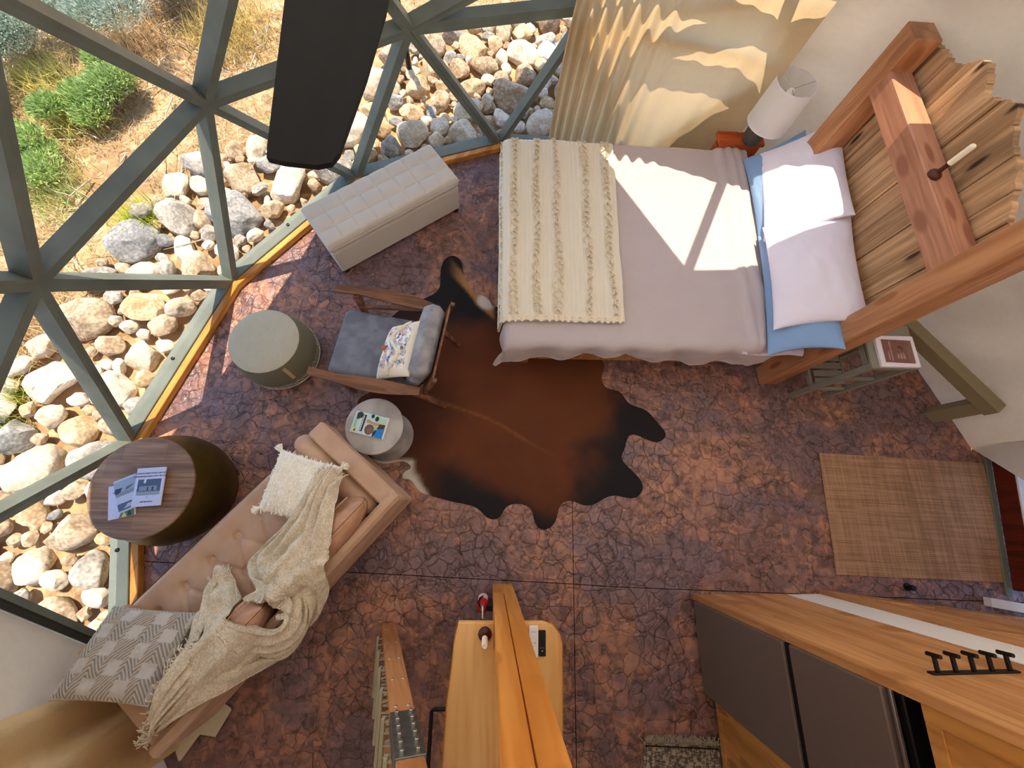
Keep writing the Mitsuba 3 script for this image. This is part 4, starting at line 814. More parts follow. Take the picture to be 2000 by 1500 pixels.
k = thing('cowhide_rug', 'dark brown and black cowhide rug with white leg patches on the concrete floor', 'rug')
obj('hide', tm(np.c_[allp, hz], tri), 'bsdf_hide', k, smooth=True, color=col)

# ------------------------------------------------------------------ mats
def flat_mat(corners, z, nx, ny, seed, amp):
    c = A_(corners, float); u, v = np.meshgrid(np.linspace(0, 1, nx), np.linspace(0, 1, ny), indexing='ij'); q = (c[0] * (1 - u)[..., None] * (1 - v)[..., None] + c[1] * u[..., None] * (1 - v)[..., None] + c[2] * u[..., None] * v[..., None] + c[3] * (1 - u)[..., None] * v[..., None])
    h = z + amp * meshkit.fbm(np.stack([q[..., 0] * 4, q[..., 1] * 2, 0 * u], -1), 3, seed); return np.concatenate([q, h[..., None]], -1)
k = thing('jute_mat', 'tan woven jute mat in front of the entrance door', 'mat')
obj('weave', sheet(flat_mat([(2.889, .446), (2.819, -.528), (4.27, -.60), (4.40, .366)], .006, 50, 80, 4, .006), .006), 'bsdf_jute', k, smooth=40)
k = thing('kitchen_mat', 'dark grey woven mat with fringed edge in front of the kitchen cabinets', 'mat')
obj('weave', sheet(flat_mat([(1.135, -1.60), (1.07, -2.35), (1.665, -2.36), (1.675, -1.635)], .006, 40, 50, 6, .004), .008), 'bsdf_mat_weave', k, smooth=40)
ms = []
for x in np.linspace(1.14, 1.67, 150):
    p0 = A_([x, -1.60 - .035 * (x - 1.135) / .54, .012]); a1 = rng.normal(math.pi / 2, .5); L = rng.uniform(.03, .062); ms.append(tube([p0, p0 + A_([math.cos(a1) * L * .5, math.sin(a1) * L * .5, .012]), p0 + A_([math.cos(a1 + rng.normal(0, .4)) * L, math.sin(a1) * L, rng.uniform(0, .012)])], .0035, 5))
sk = obj('fringe', cat(ms), 'bsdf_fringe_dark', k); labels[sk] = {'kind': 'stuff'}
obj('hem_cord', tube([(x, -1.618 - .035 * (x - 1.135) / .54, .014) for x in np.linspace(1.14, 1.67, 20)], .005, 6), 'bsdf_dark_foot', k)

# ------------------------------------------------------------------ grey side table by the bed
k = thing('grey_side_table', 'grey painted wooden side table beside the bed with slatted ends', 'table')
gx0, gx1, gy0, gy1 = 2.72, 3.08, 0.94, 1.28
obj('top', bx(gx0, gx1, gy0, gy1, .825, .85), 'bsdf_grey_paint', k)
for x in (gx0 + .025, gx1 - .025):
    for y in (gy0 + .025, gy1 - .025): obj('leg', bx(x - .022, x + .022, y - .022, y + .022, 0, .825), 'bsdf_grey_paint', k)
for y in (gy0 + .025, gy1 - .025):
    for z in (.22, .50, .76): obj('rail', bx(gx0 + .047, gx1 - .047, y - .012, y + .012, z, z + .045), 'bsdf_grey_paint', k)
for x in (gx0 + .025, gx1 - .025):
    for z in (.22, .76): obj('rail', bx(x - .012, x + .012, gy0 + .047, gy1 - .047, z, z + .045), 'bsdf_grey_paint', k)
for i in range(4): obj('shelf_slat', bx(gx0 + .05, gx1 - .05, gy0 + .055 + .07 * i, gy0 + .11 + .07 * i, .265, .28), 'bsdf_grey_paint', k)
gb = thing('guest_binder', 'white binder with a brown title label lying on the grey side table', 'binder')
obj('cover', bx(2.77, 3.062, 0.945, 1.182, .85, .874, .003), 'bsdf_paper', gb)
BM = frame([1, -.03, 0], [.03, 1, 0], [0, 0, 1], [2.918, 1.062, .8745])
m, c = print_mesh([(R_(-.112, -.088, .112, .088), '#7c5550'), (R_(.085, -.088, .112, .088), '#85625e'), ([(.0, .03), (.012, .045), (.03, .04), (.04, .02), (.03, .005), (.022, .028), (.01, .02)], '#5f3c3a')], BM); obj('title_label', m, 'bsdf_print', gb, color=c)
mat('label_ink', '#c9b0a8', 0.7)
def vtext(s, x, y, h, M, key, par, bold=True, dm=90):
    t_ = meshkit.text_mesh(s, h, .0005, bold); a_ = math.radians(dm); t_ = put(t_, frame([math.cos(a_), math.sin(a_), 0], [-math.sin(a_), math.cos(a_), 0], [0, 0, 1], [x, y, .0012])); return obj('lettering', put(t_, M), key, par)
vtext('WINDOW', -.072, -.07, .010, BM, 'bsdf_label_ink', gb); vtext('ROCK GUEST HOUSES', -.050, -.075, .010, BM, 'bsdf_label_ink', gb)
for i, s_ in enumerate(('THE', 'BEST', 'NEST')): vtext(s_, -.002 + .022 * i, -.058, .013, BM, 'bsdf_label_ink', gb)
vtext('information for your stay', .078, -.07, .007, BM, 'bsdf_label_ink', gb, False)

# olive timber frame by the entrance
k = thing('olive_frame', 'olive painted timber frame with a short leg beside the entrance', 'frame')
obj('leg', bar([4.05, .80, 0], [4.05, .80, .40], .11, .11, up=(-.6, .8, 0)), 'bsdf_olive_paint', k)
obj('rail', bar([4.08, .74, .455], [3.10, 2.05, .455], .11, .11), 'bsdf_olive_paint', k)
obj('leg', bar([3.16, 1.98, 0], [3.16, 1.98, .40], .11, .11, up=(-.6, .8, 0)), 'bsdf_olive_paint', k)
for (x, y, z, nn) in [(4.20, .49, .28, None), (1.98, 3.02, 1.62, None)]:
    pass

# ------------------------------------------------------------------ fridge surround
fr_ = thing('fridge', 'dark brown-grey two-door fridge in a wooden surround', 'fridge')
obj('body', bx(1.66, 2.32, -1.31, -.705, .05, 1.63), 'bsdf_black', fr_)
obj('lower_door', bx(1.60, 1.655, -1.305, -.70, .03, 1.02, .006), 'bsdf_fridge', fr_)
obj('upper_door', bx(1.60, 1.655, -1.305, -.70, 1.068, 1.60, .006), 'bsdf_fridge', fr_)
obj('handle_gap', bx(1.615, 1.66, -1.30, -.705, 1.018, 1.07, .002), 'bsdf_black', fr_)
obj('plinth', bx(1.68, 2.3, -1.28, -.72, 0, .05), 'bsdf_black', fr_)
obj('top_strip', bx(1.612, 1.625, -1.31, -.70, 1.618, 1.632, .002), 'bsdf_steel', fr_)
k = thing('fridge_surround', 'tall alder side panel of the fridge surround with black coat hooks', 'panel')
obj('side_panel', bx(1.64, 2.35, -.69, -.662, 0, 2.3, .003), 'bsdf_alder', k)
obj('face_stile', bx(1.615, 1.642, -.70, -.655, 0, 2.3, .003), 'bsdf_alder', k)
ov = thing('overhead_cabinet', 'alder cabinet with a panelled door above the fridge', 'cabinet')
obj('carcass', bx(1.66, 2.34, -1.33, -.695, 1.715, 2.3), 'bsdf_alder_front', ov)
def shaker(par, x, y0, y1, z0, z1, m, w=.062, nx=-1):
    d = thing if False else None; kd = f'{par}__door'; kd = kd if not any(q.startswith(kd + '__') for q in scene) else f'{par}__door_001'
    if any(q.startswith(f'{par}__door_001__') for q in scene) and kd.endswith('_001'): kd = f'{par}__door_002'
    obj('stile', bx(x, x + .022, y0, y0 + w, z0, z1, .003), m, kd); obj('stile', bx(x, x + .022, y1 - w, y1, z0, z1, .003), m, kd)
    obj('rail', bx(x, x + .022, y0 + w, y1 - w, z0, z0 + w, .003), m, kd); obj('rail', bx(x, x + .022, y0 + w, y1 - w, z1 - w, z1, .003), m, kd)
    obj('panel', bx(x + .010, x + .018, y0 + w - .004, y1 - w + .004, z0 + w - .004, z1 - w + .004, .002), m, kd)
shaker(ov, 1.635, -1.32, -.705, 1.725, 2.29, 'bsdf_alder_front')
bc_ = thing('base_cabinet', 'alder base cabinet with panelled doors below the worktop, past the fridge', 'cabinet')
obj('carcass', bx(1.705, 2.32, -2.5, -1.335, .08, .87), 'bsdf_alder_front', bc_); obj('toe_kick', bx(1.74, 2.3, -2.5, -1.335, 0, .08), 'bsdf_black', bc_)
shaker(bc_, 1.682, -1.76, -1.345, .02, .86, 'bsdf_alder_front'); shaker(bc_, 1.682, -2.20, -1.768, .02, .86, 'bsdf_alder_front')
wt_ = thing('worktop', 'pale worktop on the alder base cabinet beside the fridge', 'worktop'); obj('slab', bx(1.66, 2.36, -2.5, -1.335, .87, .905), 'bsdf_white_wall', wt_)
# coat hook rail: each hook is its own thing
k = thing('hook_rail', 'black rail screwed to the alder panel, carrying five hooks', 'hook rail')
obj('plate', bx(1.83, 2.215, -.662, -.654, 1.585, 1.615, .002), 'bsdf_black_metal', k)
for i, x in enumerate((1.865, 1.945, 2.025, 2.105, 2.185)):
    obj('hook_stem', bar([x, -.654, 1.60], [x, -.598, 1.60], .014, .014, c=.002), 'bsdf_black_metal', k)
    obj('hook_head', tube([(x, -.595, 1.572), (x, -.593, 1.628)], .0085, 10), 'bsdf_black_metal', k)
# closet doors right of the white partition
cd0, cd1 = A_([2.64, -.632, 0]), A_([4.36, -.86, 0]); cdir = unit(cd1 - cd0); cn = A_([-cdir[1], cdir[0], 0])
for i in range(2):
    k = thing('closet_door', ('alder closet door with recessed panels next to the white partition', 'alder closet door with recessed panels nearest the entrance')[i], 'door')
    s0 = i * .845
    def cdb(a_, b_, z0, z1, d0, d1): return bar(cd0 + cdir * (s0 + a_) + cn * (d0 + d1) / 2 + A_([0, 0, (z0 + z1) / 2]), cd0 + cdir * (s0 + b_) + cn * (d0 + d1) / 2 + A_([0, 0, (z0 + z1) / 2]), d1 - d0, z1 - z0, c=.003)
    obj('stile', cdb(0, .11, .012, 2.05, -.035, 0), 'bsdf_alder', k); obj('stile', cdb(.73, .84, .012, 2.05, -.035, 0), 'bsdf_alder', k)
    for z0, z1 in ((.012, .22), (1.0, 1.12), (1.93, 2.05)): obj('rail', cdb(.11, .73, z0, z1, -.035, 0), 'bsdf_alder', k)
    for z0, z1 in ((.22, 1.0), (1.12, 1.93)): obj('panel', cdb(.105, .735, z0 - .005, z1 + .005, -.026, -.012), 'bsdf_alder', k)
k = thing('door_stop', 'small black door stop on the floor between the jute mat and the closet', 'door stop')
obj('base', lathe([[0, 0], [.030, 0], [.030, .008], [.014, .012], [.012, .03], [0, .03]], 24, 3.40, -.625), 'bsdf_black_metal', k, smooth=40)
obj('bumper', lathe([[0, .03], [.020, .03], [.022, .045], [.02, .06], [0, .062]], 24, 3.40, -.625), 'bsdf_black', k, smooth=40)

# ------------------------------------------------------------------ post, slab bar table and the things on it
k = thing('timber_post', 'square cracked timber post rising through the live-edge bar table', 'post')
pp = Polygon([(.050, -.72), (.050, -.57), (.1205, -.57), (.1235, -.588), (.1265, -.57), (.204, -.57), (.204, -.72)])
obj('shaft', prism(Polygon([(.052, -.718), (.052, -.571), (.202, -.571), (.202, -.718)]), 0, .36), 'bsdf_log_post', k)
obj('shaft', prism(pp, .362, 2.40), 'bsdf_log_post', k)
k2 = thing('bar_table', 'live-edge slab bar table around the timber post', 'table')
left = [(-.143, -.597), (-.157, -.679), (-.170, -.819), (-.187, -.954), (-.193, -1.085), (-.197, -1.231), (-.205, -1.5), (-.21, -1.8)]
right = [(.317, -.604), (.361, -.619), (.399, -.664), (.414, -.717), (.412, -.854), (.404, -1.078), (.392, -1.248), (.40, -1.8)]
spg = Polygon(left[::-1] + right).buffer(.012).buffer(-.012)
notch = Polygon([(.047, -.55), (.207, -.55), (.207, -.723), (.047, -.723)])
top_ = spg.buffer(-.006).difference(notch); 
obj('slab_top', cat([prism(top_, .955, .970), prism(spg.difference(notch), .925, .955)]), 'bsdf_slab', k2, smooth=30)
obj('bark_edge', cat([prism(spg.buffer(.006).difference(spg.buffer(-.004)).difference(notch).difference(sbox(-.15, -.7, .36, -.5)), .918, .950)]), 'bsdf_slab_edge', k2, smooth=30)
for x in (-.08, .30): obj('leg_frame', cat([bar([x, -1.05, 0], [x, -1.05, .92], .03, .03), bar([x, -1.7, 0], [x, -1.7, .92], .03, .03), bar([x, -1.05, .03], [x, -1.7, .03], .03, .03)]), 'bsdf_black_metal', k2)
taper_candle(0.0, -.652, .970, 'white taper candle in a dark holder on the bar table, beside the post')
k = thing('remote_control', 'white remote control on the bar table, partly behind the post', 'remote')
RM = frame([1, -.02, 0], [.02, 1, 0], [0, 0, 1], [.258, -.690, .979]); obj('case', put(rbox(.05, .15, .016, .004), RM), 'bsdf_white_plastic', k)
m, c = print_mesh([(R_(-.012, .045, .012, .047), '#8d8f98'), (R_(-.016, -.01, -.006, 0), '#c3c3c6'), (R_(.004, -.01, .014, 0), '#c3c3c6'), (R_(-.02, -.022, .02, -.020), '#c9c9cc')], put_m := frame(RM[:3, 0], RM[:3, 1], [0, 0, 1], [.258, -.690, .987])); obj('buttons', m, 'bsdf_print', k, color=c)
k = thing('remote_control', 'black remote control on the bar table beside the white one', 'remote')
hullb = prism(Polygon(R_(-.0185, -.061, .0185, .061)).buffer(-.006).buffer(.006), 0, .007); obj('case', put(hullb, frame([1, -.02, 0], [.02, 1, 0], [0, 0, 1], [.306, -.700, .970])), 'bsdf_black', k)
m, c = print_mesh([(R_(-.011, -.022, -.004, -.020), '#9a9a9a'), (R_(.005, -.024, .011, -.018), '#5a5a5a'), (el(0, 0, 1, 1)[:0] or [(.004 * math.cos(t) , -.036 + .004 * math.sin(t)) for t in np.linspace(0, 6.28, 12, endpoint=False)], '#8a8a8a')], frame([1, -.02, 0], [.02, 1, 0], [0, 0, 1], [.306, -.700, .9772])); obj('buttons', m, 'bsdf_print', k, color=c)
k = thing('fire_extinguisher', 'small red fire extinguisher with a white label on the side of the post', 'fire extinguisher')
ex_, ey_ = -.018, -.648
obj('cylinder', lathe([[0, .10], [.036, .10], [.041, .115], [.041, .36], [.034, .39], [.016, .405], [0, .405]], 40, ex_, ey_), 'bsdf_red', k, smooth=40)
th = np.linspace(.6, 2.5, 20); obj('label', grid_mesh(np.stack([np.stack([ex_ + .0415 * np.cos(th), ey_ + .0415 * np.sin(th), 0 * th + z], -1) for z in (.15, .30)])), 'bsdf_white_plastic', k, smooth=True)
obj('valve', cat([lathe([[0, .40], [.014, .40], [.014, .44], [0, .44]], 16, ex_, ey_)]), 'bsdf_steel', k)
obj('lever', bar([ex_, ey_ + .02, .455], [ex_, ey_ - .05, .47], .014, .006), 'bsdf_steel', k); obj('gauge', put(lathe([[0, .0], [.016, 0], [.016, .012], [0, .012]], 20), frame([1, 0, 0], [0, 0, 1], [0, 1, 0], [ex_, ey_ + .012, .425])), 'bsdf_steel', k)
obj('hose', tube([(ex_ - .012, ey_ + .01, .43), (ex_ - .03, ey_ + .03, .40), (ex_ - .02, ey_ + .043, .33), (ex_ + .0, ey_ + .045, .28)], .006, 8), 'bsdf_black', k)
obj('bracket', bx(ex_ + .03, .052, ey_ - .02, ey_ + .02, .2, .42), 'bsdf_black_metal', k)
obj('towel_bar', tube([(-.185, -1.0, .938), (-.255, -1.0, .938), (-.266, -1.008, .938), (-.272, -1.3, .938), (-.28, -1.62, .938), (-.272, -1.632, .938), (-.20, -1.635, .938)], .010, 10), 'bsdf_black_metal', k2, smooth=50)

# ------------------------------------------------------------------ loft ladder
k = thing('loft_ladder', 'steep timber loft ladder with a galvanised bracket and pale metal treads', 'ladder')
p0, p1 = A_([-.712, 0, 0.0]), A_([-.228, 0, 1.80]); ld = unit(p1 - p0); lw = .098
def lad(t): return p0 + ld * t
for y0, y1 in ((-.865, -.82), (-1.27, -1.225)):
    a_, b_ = lad(0.02), lad(2.25); yc = (y0 + y1) / 2
    obj('stringer', bar([a_[0], yc, a_[2]], [b_[0], yc, b_[2]], y1 - y0, lw, up=(ld[2], 0, -ld[0])), 'bsdf_stringer', k)
pr = A_([ld[2], 0, -ld[0]])
for i, z in enumerate((.19, .48, .77, 1.06, 1.35, 1.64, 1.93)):
    q = lad(z / ld[2]); tr = f'{k}__tread' + ('' if i == 0 else f'_{i:03d}')
    xl, xr = q[0] - .085, q[0] + .045
    obj('front_bar', bx(xl, xl + .016, -1.225, -.865, z - .03, z, .002), 'bsdf_tread', tr); obj('rear_bar', bx(xr - .012, xr, -1.225, -.865, z - .02, z, .002), 'bsdf_tread', tr)
    for j in range(9):
        yy = -1.215 + j * .042; obj('cross_bar', bar([xl + .012, yy, z - .008], [xr - .008, yy + (.034 if j % 2 else -.0), z - .008], .009, .009, c=.001), 'bsdf_tread', tr)
    for dxs in (-.026, .026):
        sq = q + pr * dxs; obj('screw', put(lathe([[0, .005], [.005, .004], [.0075, 0], [0, 0]], 10), frame([1, 0, 0], [0, 0, -1], [0, 1, 0], [sq[0], -.820, sq[2]])), 'bsdf_steel', k) if z < 1.4 else None
a_, b_ = lad(1.455), lad(1.80); obj('bracket', bar([a_[0], -.845, a_[2]], [b_[0], -.845, b_[2]], .062, lw + .008, up=(ld[2], 0, -ld[0]), c=.002), 'bsdf_galv', k)
for t in np.linspace(1.485, 1.775, 6):
    for dxs in (-.028, .028):
        sq = lad(t) + pr * dxs; obj('bolt', put(lathe([[0, .014], [.007, .014], [.0085, .011], [.0085, 0], [0, 0]], 8), frame([1, 0, 0], [0, 0, -1], [0, 1, 0], [sq[0], -.814, sq[2]])), 'bsdf_steel', k)

# ------------------------------------------------------------------ ceiling fan
k = thing('ceiling_fan', 'black ceiling fan blade reaching in over the windows', 'fan')
hub = A_([-.35, 1.555, 2.80])
obj('motor', lathe([[0, -.06], [.09, -.06], [.12, -.02], [.12, .04], [.08, .08], [0, .08]], 40, *hub), 'bsdf_fan', k, smooth=40)
obj('downrod', tube([hub + [0, 0, .08], [hub[0], hub[1], 3.36]], .014, 12), 'bsdf_fan', k)
tip, root = A_([-.374, .622, 2.80]), None
bo = np.vstack([[(-.060, -.93), (-.064, -.90), (-.098, -.50), (-.110, -.30), (-.07, -.10), (.0, -.08)], [(.07, -.10), (.118, -.30), (.113, -.50), (.094, -.70), (.066, -.90), (.055, -.925)], [(.03, -.935), (-.03, -.935)]])
bp = Polygon(bo).buffer(.01).buffer(-.01)
for a_ in (0, 120, 240):
    an = math.radians(a_) - .015; bm = prism(bp, -.006, .006); pitch = math.radians(4)
    bm = put(bm, frame([math.cos(pitch), 0, -math.sin(pitch)], [0, 1, 0], [math.sin(pitch), 0, math.cos(pitch)], [0, 0, 0])); obj('blade', at(bm, hub[0], hub[1], hub[2], an), 'bsdf_fan', k)
    obj('blade_iron', at(bx(-.03, .03, -.17, -.06, -.02, -.008), hub[0], hub[1], hub[2], an), 'bsdf_fan', k)

# ------------------------------------------------------------------ drapes at the lower left
def vcloth(p, q, z0, z1, lean_, nf, amp, seed):
    p, q = A_(p, float), A_(q, float); n = unit(A_([-(q - p)[1], (q - p)[0], 0])); u = np.linspace(0, 1, 160); z = np.linspace(0, 1, 40); U, Z = np.meshgrid(u, z, indexing='ij')
    off = amp * np.sin(U * nf * 2 * np.pi + 1.2 * np.sin(Z * 3 + seed)) * (1 - .35 * Z) + .05 * (meshkit.fbm(np.stack([U * 5, Z * 3, 0 * U + seed], -1), 3, seed) - .5)
    return p[None, None] * (1 - U)[..., None] + q[None, None] * U[..., None] + n * (off[..., None]) + A_(lean_) * Z[..., None] + A_([0, 0, 1]) * (z0 + (z1 - z0) * Z)[..., None]
k = thing('drape', 'tan drape gathered by the wall behind the sofa corner', 'curtain')
obj('cloth', sheet(vcloth((-2.43, -1.08, 0), (-2.02, -1.54, 0), .02, 1.7, (.16, .16, 0), 2.3, .065, 2), .006), 'bsdf_drape', k, smooth=True)
k = thing('folded_canvas', 'cream canvas flap lying on the floor behind the sofa', 'cloth')
fl = A_([(-1.72, -1.33), (-1.80, -1.49), (-1.90, -1.47), (-2.06, -1.72), (-2.45, -1.75), (-2.30, -1.45), (-1.92, -1.22)]); g = Polygon(fl).intersection(base.buffer(-.16)); gxx, gyy = np.meshgrid(np.arange(-2.5, -1.6, .02), np.arange(-1.8, -1.1, .02)); pts = np.c_[gxx.ravel(), gyy.ravel()]; pts = pts[shapely.contains_xy(g.buffer(-.008), pts)]
bd = A_([g.exterior.interpolate(s).coords[0] for s in np.arange(0, g.exterior.length, .02)]); allp = np.vstack([pts, bd]); tri = Delaunay(allp).simplices; tri = tri[shapely.contains_xy(g.buffer(.001), allp[tri].mean(1))]
hz = .012 + .10 * (meshkit.fbm(np.c_[allp * 4, 0 * allp[:, 0]], 3, 4)) * np.clip(-(allp[:, 0] + 1.8) / .4, 0.1, 1)
cr = np.cross(np.c_[allp[tri[:, 1]] - allp[tri[:, 0]], np.zeros(len(tri))], np.c_[allp[tri[:, 2]] - allp[tri[:, 0]], np.zeros(len(tri))])[:, 2]; tri[cr < 0] = tri[cr < 0][:, ::-1]
obj('cloth', tm(np.c_[allp, hz], tri), 'bsdf_drape2', k, smooth=True); mat('drape2', cloth('#d3c6a6', 0.06, 200, 5), 0.9)

# ------------------------------------------------------------------ outdoors: rock bed
def rock_mesh(seed):
    g = np.random.default_rng(seed); m = trimesh.creation.icosphere(3); v = m.vertices.copy()
    for _ in range(11):
        n = unit(g.normal(size=3)); d = g.uniform(.62, .92); v -= np.clip(v @ n - d, 0, None)[:, None] * n
    v *= (1 + .34 * (meshkit.fbm(v * 1.5 + seed, 4, seed) - .5))[:, None]; v *= A_([g.uniform(.85, 1.25), g.uniform(.75, 1.0), g.uniform(.55, .85)])
    return tm(v / np.abs(v[:, :2]).max() , m.faces)
rocks = [rock_mesh(100 + i) for i in range(14)]
RA_ = A_([60, 84, 101, 112, 117, 126, 138, 145, 151, 161, 169, 180, 200, 225]); RO_ = A_([5.7, 5.75, 5.3, 4.95, 4.45, 4.2, 4.65, 4.7, 4.7, 4.55, 4.75, 4.7, 4.9, 4.9])
placed = []; PX = np.zeros((0, 3))
def try_rock(r, n, pack):
    global PX
    an = rng.uniform(66, 219, n); rad = 3.56 + r + rng.uniform(0, 1, n) * (np.interp(an, RA_, RO_) - 3.56 - r)
    for a_, x, y in zip(an, C[0] + rad * np.cos(np.radians(an)), C[1] + rad * np.sin(np.radians(an))):
        if np.all((PX[:, 0] - x) ** 2 + (PX[:, 1] - y) ** 2 > (pack * (r + PX[:, 2])) ** 2): PX = np.vstack([PX, [x, y, r]]); placed.append((x, y, r, a_))
for r, n, pk in ((.23, 40, 1.3), (.18, 200, 1.05), (.145, 700, .95), (.115, 2000, .9), (.09, 3500, .88), (.068, 4500, .86), (.05, 4500, .86)): try_rock(r, n, pk)
Bc = A_([[0.9983, -0.0167, -0.0559], [0, .95827, -.28586], [.05833, .28538, .95664]])
def pix(p):
    c = (A_(p) - [0, 0, 3.45]) @ Bc; return 1000 + 800 * c[0] / -c[2], 750 - 800 * c[1] / -c[2]
inview = [q for q in placed if -40 < pix([q[0], q[1], 0])[0] < 2040 and -40 < pix([q[0], q[1], 0])[1] < 1540]
inview.sort(key=lambda q: -q[2]); ids = set(map(id, inview[:298])); rest = []
def region(an, x, y):
    if an < 112: return ('shaded, behind the bench', 'shaded rocks behind the bench') if y < 4.7 else ('sunlit, left of the curtain', 'sunlit rocks left of the curtain')
    if an < 130: return 'between fan blade and bench', 'rocks outside by the bench'
    if an < 152: return 'left of the fan blade', 'rocks outside left of the fan blade'
    if an < 172: return 'beyond the pouf', 'rocks outside beyond the pouf'
    if an < 186: return 'above the drum table', 'rocks outside above the drum table'
    return 'left of the sofa', 'rocks outside left of the sofa'
hue = ['cream', 'tan', 'grey', 'sandy', 'blue-grey', 'white']
for q in placed:
    x, y, r, an = q; j = rng.integers(14); z = float(gz(x, y)) + r * rng.uniform(.30, .55) + (.05 if r < .12 else 0); sc = r * rng.uniform(1.02, 1.2)
    Mr = trimesh.transformations.euler_matrix(rng.normal(0, .25), rng.normal(0, .25), rng.uniform(0, 6.28)); Mr[:3, :3] *= sc; Mr[:3, 3] = [x, y, z]
    if id(q) in ids:
        pl_, gp_ = region(an, x, y); hu = rng.choice(6, p=[.24, .22, .14, .18, .06, .16]); ro, ri = np.interp(an, RA_, RO_), math.hypot(x - C[0], y - C[1]); fr = (ri - 3.56) / (ro - 3.56)
        lb = f"{'big' if r > .16 else 'middling' if r > .1 else 'small'} {('flat ' if j % 3 == 0 else 'lumpy ' if j % 3 == 1 else '')}{hue[hu]} rock {'by the sill outside' if fr < .3 else 'mid rock bed outside' if fr < .68 else 'on the outer edge outside'}, {pl_}"
        k = thing('rock', lb, 'rock', gp_); scene[k] = mikit.ply(put(rocks[j], Mr), f'bsdf_rock_{hu}', smooth=28)
    else: rest.append(put(rocks[j], Mr))
labels['small_stones'] = {'label': 'small stones filling the gaps of the rock bed outside', 'category': 'stones', 'kind': 'stuff'}
scene['small_stones'] = mikit.ply(cat(rest), 'bsdf_rock_1', smooth=28)

# ------------------------------------------------------------------ outdoors: brush and grass
def blades(bases, h, spread, w, cols, seed, seg=3, droop=.5):
    g = np.random.default_rng(seed); V_, F_, C_ = [], [], []; n = 0
    for b in bases:
        a = g.uniform(0, 6.28); t = g.uniform(.1, 1) * spread; hh = h * g.uniform(.5, 1.15); d = A_([math.cos(a), math.sin(a), 0]); s = A_([-d[1], d[0], 0]) * w * g.uniform(.6, 1.3); c = A_(lin(cols[g.integers(len(cols))])) * g.uniform(.75, 1.2)
        for i in range(seg + 1):
            f = i / seg; p = A_(b) + d * t * hh * f ** 1.5 + A_([0, 0, hh * (f - droop * t * f ** 2)]); V_ += [p - s * (1 - .85 * f), p + s * (1 - .85 * f)]; C_ += [c, c]
            if i < seg: F_ += [[n + 2 * i, n + 2 * i + 1, n + 2 * i + 3], [n + 2 * i, n + 2 * i + 3, n + 2 * i + 2]]
        n += 2 * (seg + 1)
    return tm(V_, F_), np.clip(A_(C_), 0, 1)
def leafball(r, h, n, ls, cols, seed):
    g = np.random.default_rng(seed); lob = [(g.normal(0, r * .42), g.normal(0, r * .42), g.uniform(.35, .8) * h, g.uniform(.35, .6) * r) for _ in range(11)]
    V_, F_, C_ = [], [], []
    for i in range(n):
        L = lob[g.integers(len(lob))]; d = unit(g.normal(size=3)); d[2] = abs(d[2]) * .8; p = A_(L[:3]) + d * L[3] * g.uniform(.5, 1.05) * A_([1, 1, h / r * .8]); ax_ = unit(d + g.normal(0, .5, 3) + [0, 0, .5]); s = unit(np.cross(ax_, g.normal(size=3))) * ls * .22; e = ax_ * ls * g.uniform(.7, 1.3); c = A_(lin(cols[g.integers(len(cols))])) * g.uniform(.7, 1.2)
        V_ += [p - s, p + s, p + e]; F_ += [[3 * i, 3 * i + 1, 3 * i + 2]]; C_ += [c] * 3
    return tm(V_, F_), np.clip(A_(C_), 0, 1)
SAGE, GRN, YEL, DRY = ['#b9c7b6', '#a5b7a5', '#cbd5c6', '#94a897'], ['#a4c072', '#b9d184', '#8fae62', '#c6d69a'], ['#d6cb78', '#c6c370', '#e0d494', '#b3bb6c'], ['#d9c39a', '#c9ad7e', '#e3d3b3', '#b59a70']
def bush(x, y, r, h, n, ls, cols, seed, lb):
    k = thing('sagebrush' if cols is SAGE else 'shrub', lb, 'shrub'); m, c = leafball(r, h, n, ls, cols, seed); m.apply_translation([x, y, float(gz(x, y))]); obj('foliage', m, 'bsdf_leaf', k, color=c)
    g = np.random.default_rng(seed); st = []
    for _ in range(16):
        a = g.uniform(0, 6.28); e = A_([math.cos(a) * r * .8, math.sin(a) * r * .8, h * g.uniform(.4, .8)]); st.append(tube([(0, 0, -.01), e * .5 + [0, 0, h * .15], e], [.012, .008, .003], 5))
    m = cat(st); m.apply_translation([x, y, float(gz(x, y))]); obj('stems', m, 'bsdf_twig', k)
bush(-4.02, 4.12, .38, .34, 15000, .045, GRN, 1, 'bright green shrub outside, the greenest one in the upper left')
bush(-5.05, 4.70, .62, .5, 22000, .03, SAGE, 2, 'large grey-green sagebrush at the upper left edge')
bush(-4.40, 5.55, .60, .5, 20000, .034, SAGE, 3, 'blue-green sagebrush at the top, beyond the green shrub')
bush(-4.55, 3.35, .36, .22, 6500, .04, GRN, 4, 'low green shrub below the brightest one')
bush(-4.95, 3.05, .34, .3, 6000, .035, ['#a9a294', '#8f897c', '#bdb5a6'], 5, 'grey dried shrub at the left edge')
bush(-3.70, 5.60, .42, .4, 9000, .035, ['#9a968c', '#aea89b', '#857f75'], 6, 'grey twiggy shrub at the top beside the window strut')
bush(-5.25, 3.95, .45, .35, 12000, .03, SAGE, 12, 'sagebrush at the left edge below the largest one')
def tuft(x, y, r, h, n, cols, seed, lb, w=.005, spread=.9):
    g = np.random.default_rng(seed); b = [(x + g.normal(0, r * .45), y + g.normal(0, r * .45), 0) for _ in range(n)]; b = [(a, c, float(gz(a, c)) - .01) for a, c, _ in b]; k = thing('grass_tuft', lb, 'grass'); m, c = blades(b, h, spread, w, cols, seed); obj('blades', m, 'bsdf_leaf', k, color=c); labels[k + '__blades'] = {'kind': 'stuff'}
tuft(-3.38, 2.66, .20, .28, 420, ['#b9c445', '#cbd055', '#a3b33f'], 7, 'bright yellow-green grass tuft at the edge of the rock bed')
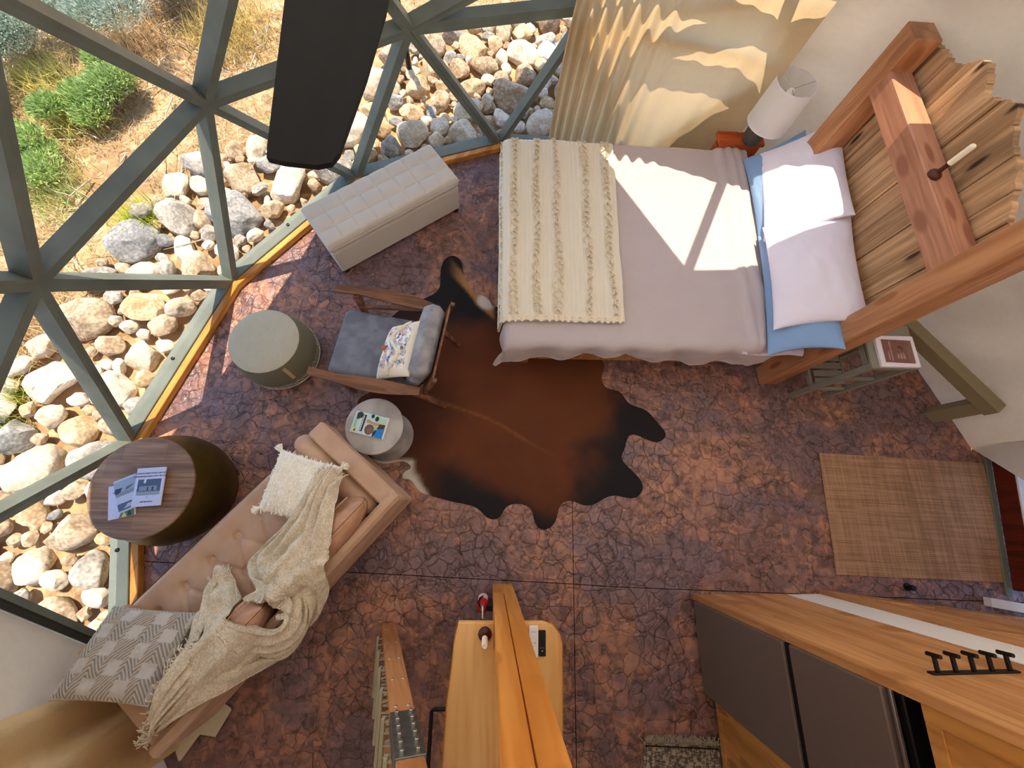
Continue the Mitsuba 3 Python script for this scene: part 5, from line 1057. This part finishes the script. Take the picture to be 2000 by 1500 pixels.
tuft(-4.35, 3.85, .40, .28, 600, YEL, 8, 'yellow grass tuft beside the bright green shrub')
tuft(-4.75, 4.35, .35, .30, 480, YEL, 13, 'yellow grass tuft between the sagebrush and the green shrub')
tuft(-4.10, 0.82, .34, .30, 520, ['#a9b453', '#c3b868', '#8ea24a'], 9, 'green-yellow grass tuft at the left edge beyond the rocks')
tuft(-4.15, 1.55, .55, .30, 900, DRY, 10, 'dry straw grass tuft at the left edge above the rocks')
tuft(-3.05, 5.20, .55, .34, 800, ['#c9b56a', '#d9c48a', '#b7ad62'], 11, 'dry yellow grass tuft at the top between the struts')
tuft(-4.05, 5.0, .4, .3, 520, DRY, 14, 'straw-coloured grass tuft between the shrubs at the top')
tuft(-4.3, 2.95, .4, .22, 520, GRN + YEL, 15, 'mixed green grass tuft below the shrubs')
tuft(-2.35, 3.93, .10, .14, 90, GRN, 16, 'tiny green grass tuft among the rocks')
# scattered straw, and dead branches
g = np.random.default_rng(77); bs = []
while len(bs) < 22000:
    an, rad = g.uniform(88, 215), g.uniform(4.0, 8.0); x, y = C[0] + rad * math.cos(math.radians(an)), C[1] + rad * math.sin(math.radians(an))
    if rad > np.interp(an, RA_, RO_) - .15 and meshkit.fbm(A_([[x * 1.5, y * 1.5, 1.0]]), 3, 4)[0] > .40: bs.append((x, y))
zb_ = gz(A_(bs)[:, 0], A_(bs)[:, 1]); m, c = blades([(x, y, z - .002) for (x, y), z in zip(bs, zb_)], .11, 2.2, .0035, DRY + ['#efe4cc', '#a98c62', '#8c8a55'], 78, 2, .42)
labels['dry_grass'] = {'label': 'dry straw and grass scattered over the ground outside', 'category': 'grass', 'kind': 'stuff'}; scene['dry_grass'] = mikit.ply(m, 'bsdf_leaf', color=c)
tw = []
for (x, y, n) in [(-3.2, 4.75, 20), (-5.05, 2.75, 16), (-3.7, 4.2, 12), (-4.0, 3.2, 10), (-2.9, 2.9, 10), (-4.6, 2.4, 12), (-3.5, 5.2, 14), (-2.2, 5.0, 10)]:
    for _ in range(n):
        a = g.uniform(0, 6.28); L = g.uniform(.15, .55); p = A_([x + g.normal(0, .3), y + g.normal(0, .3), 0]); p[2] = float(gz(p[0], p[1])) + g.uniform(.01, .08); d = A_([math.cos(a), math.sin(a), g.uniform(-.05, .25)]); q = p + d * L * .5 + g.normal(0, .03, 3); e = p + d * L + g.normal(0, .06, 3); tw.append(tube([p, q, e], [.009, .006, .002], 5))
labels['dead_twigs'] = {'label': 'bleached dead twigs lying among the brush outside', 'category': 'twigs', 'kind': 'stuff'}; scene['dead_twigs'] = mikit.ply(cat(tw), 'bsdf_twig')
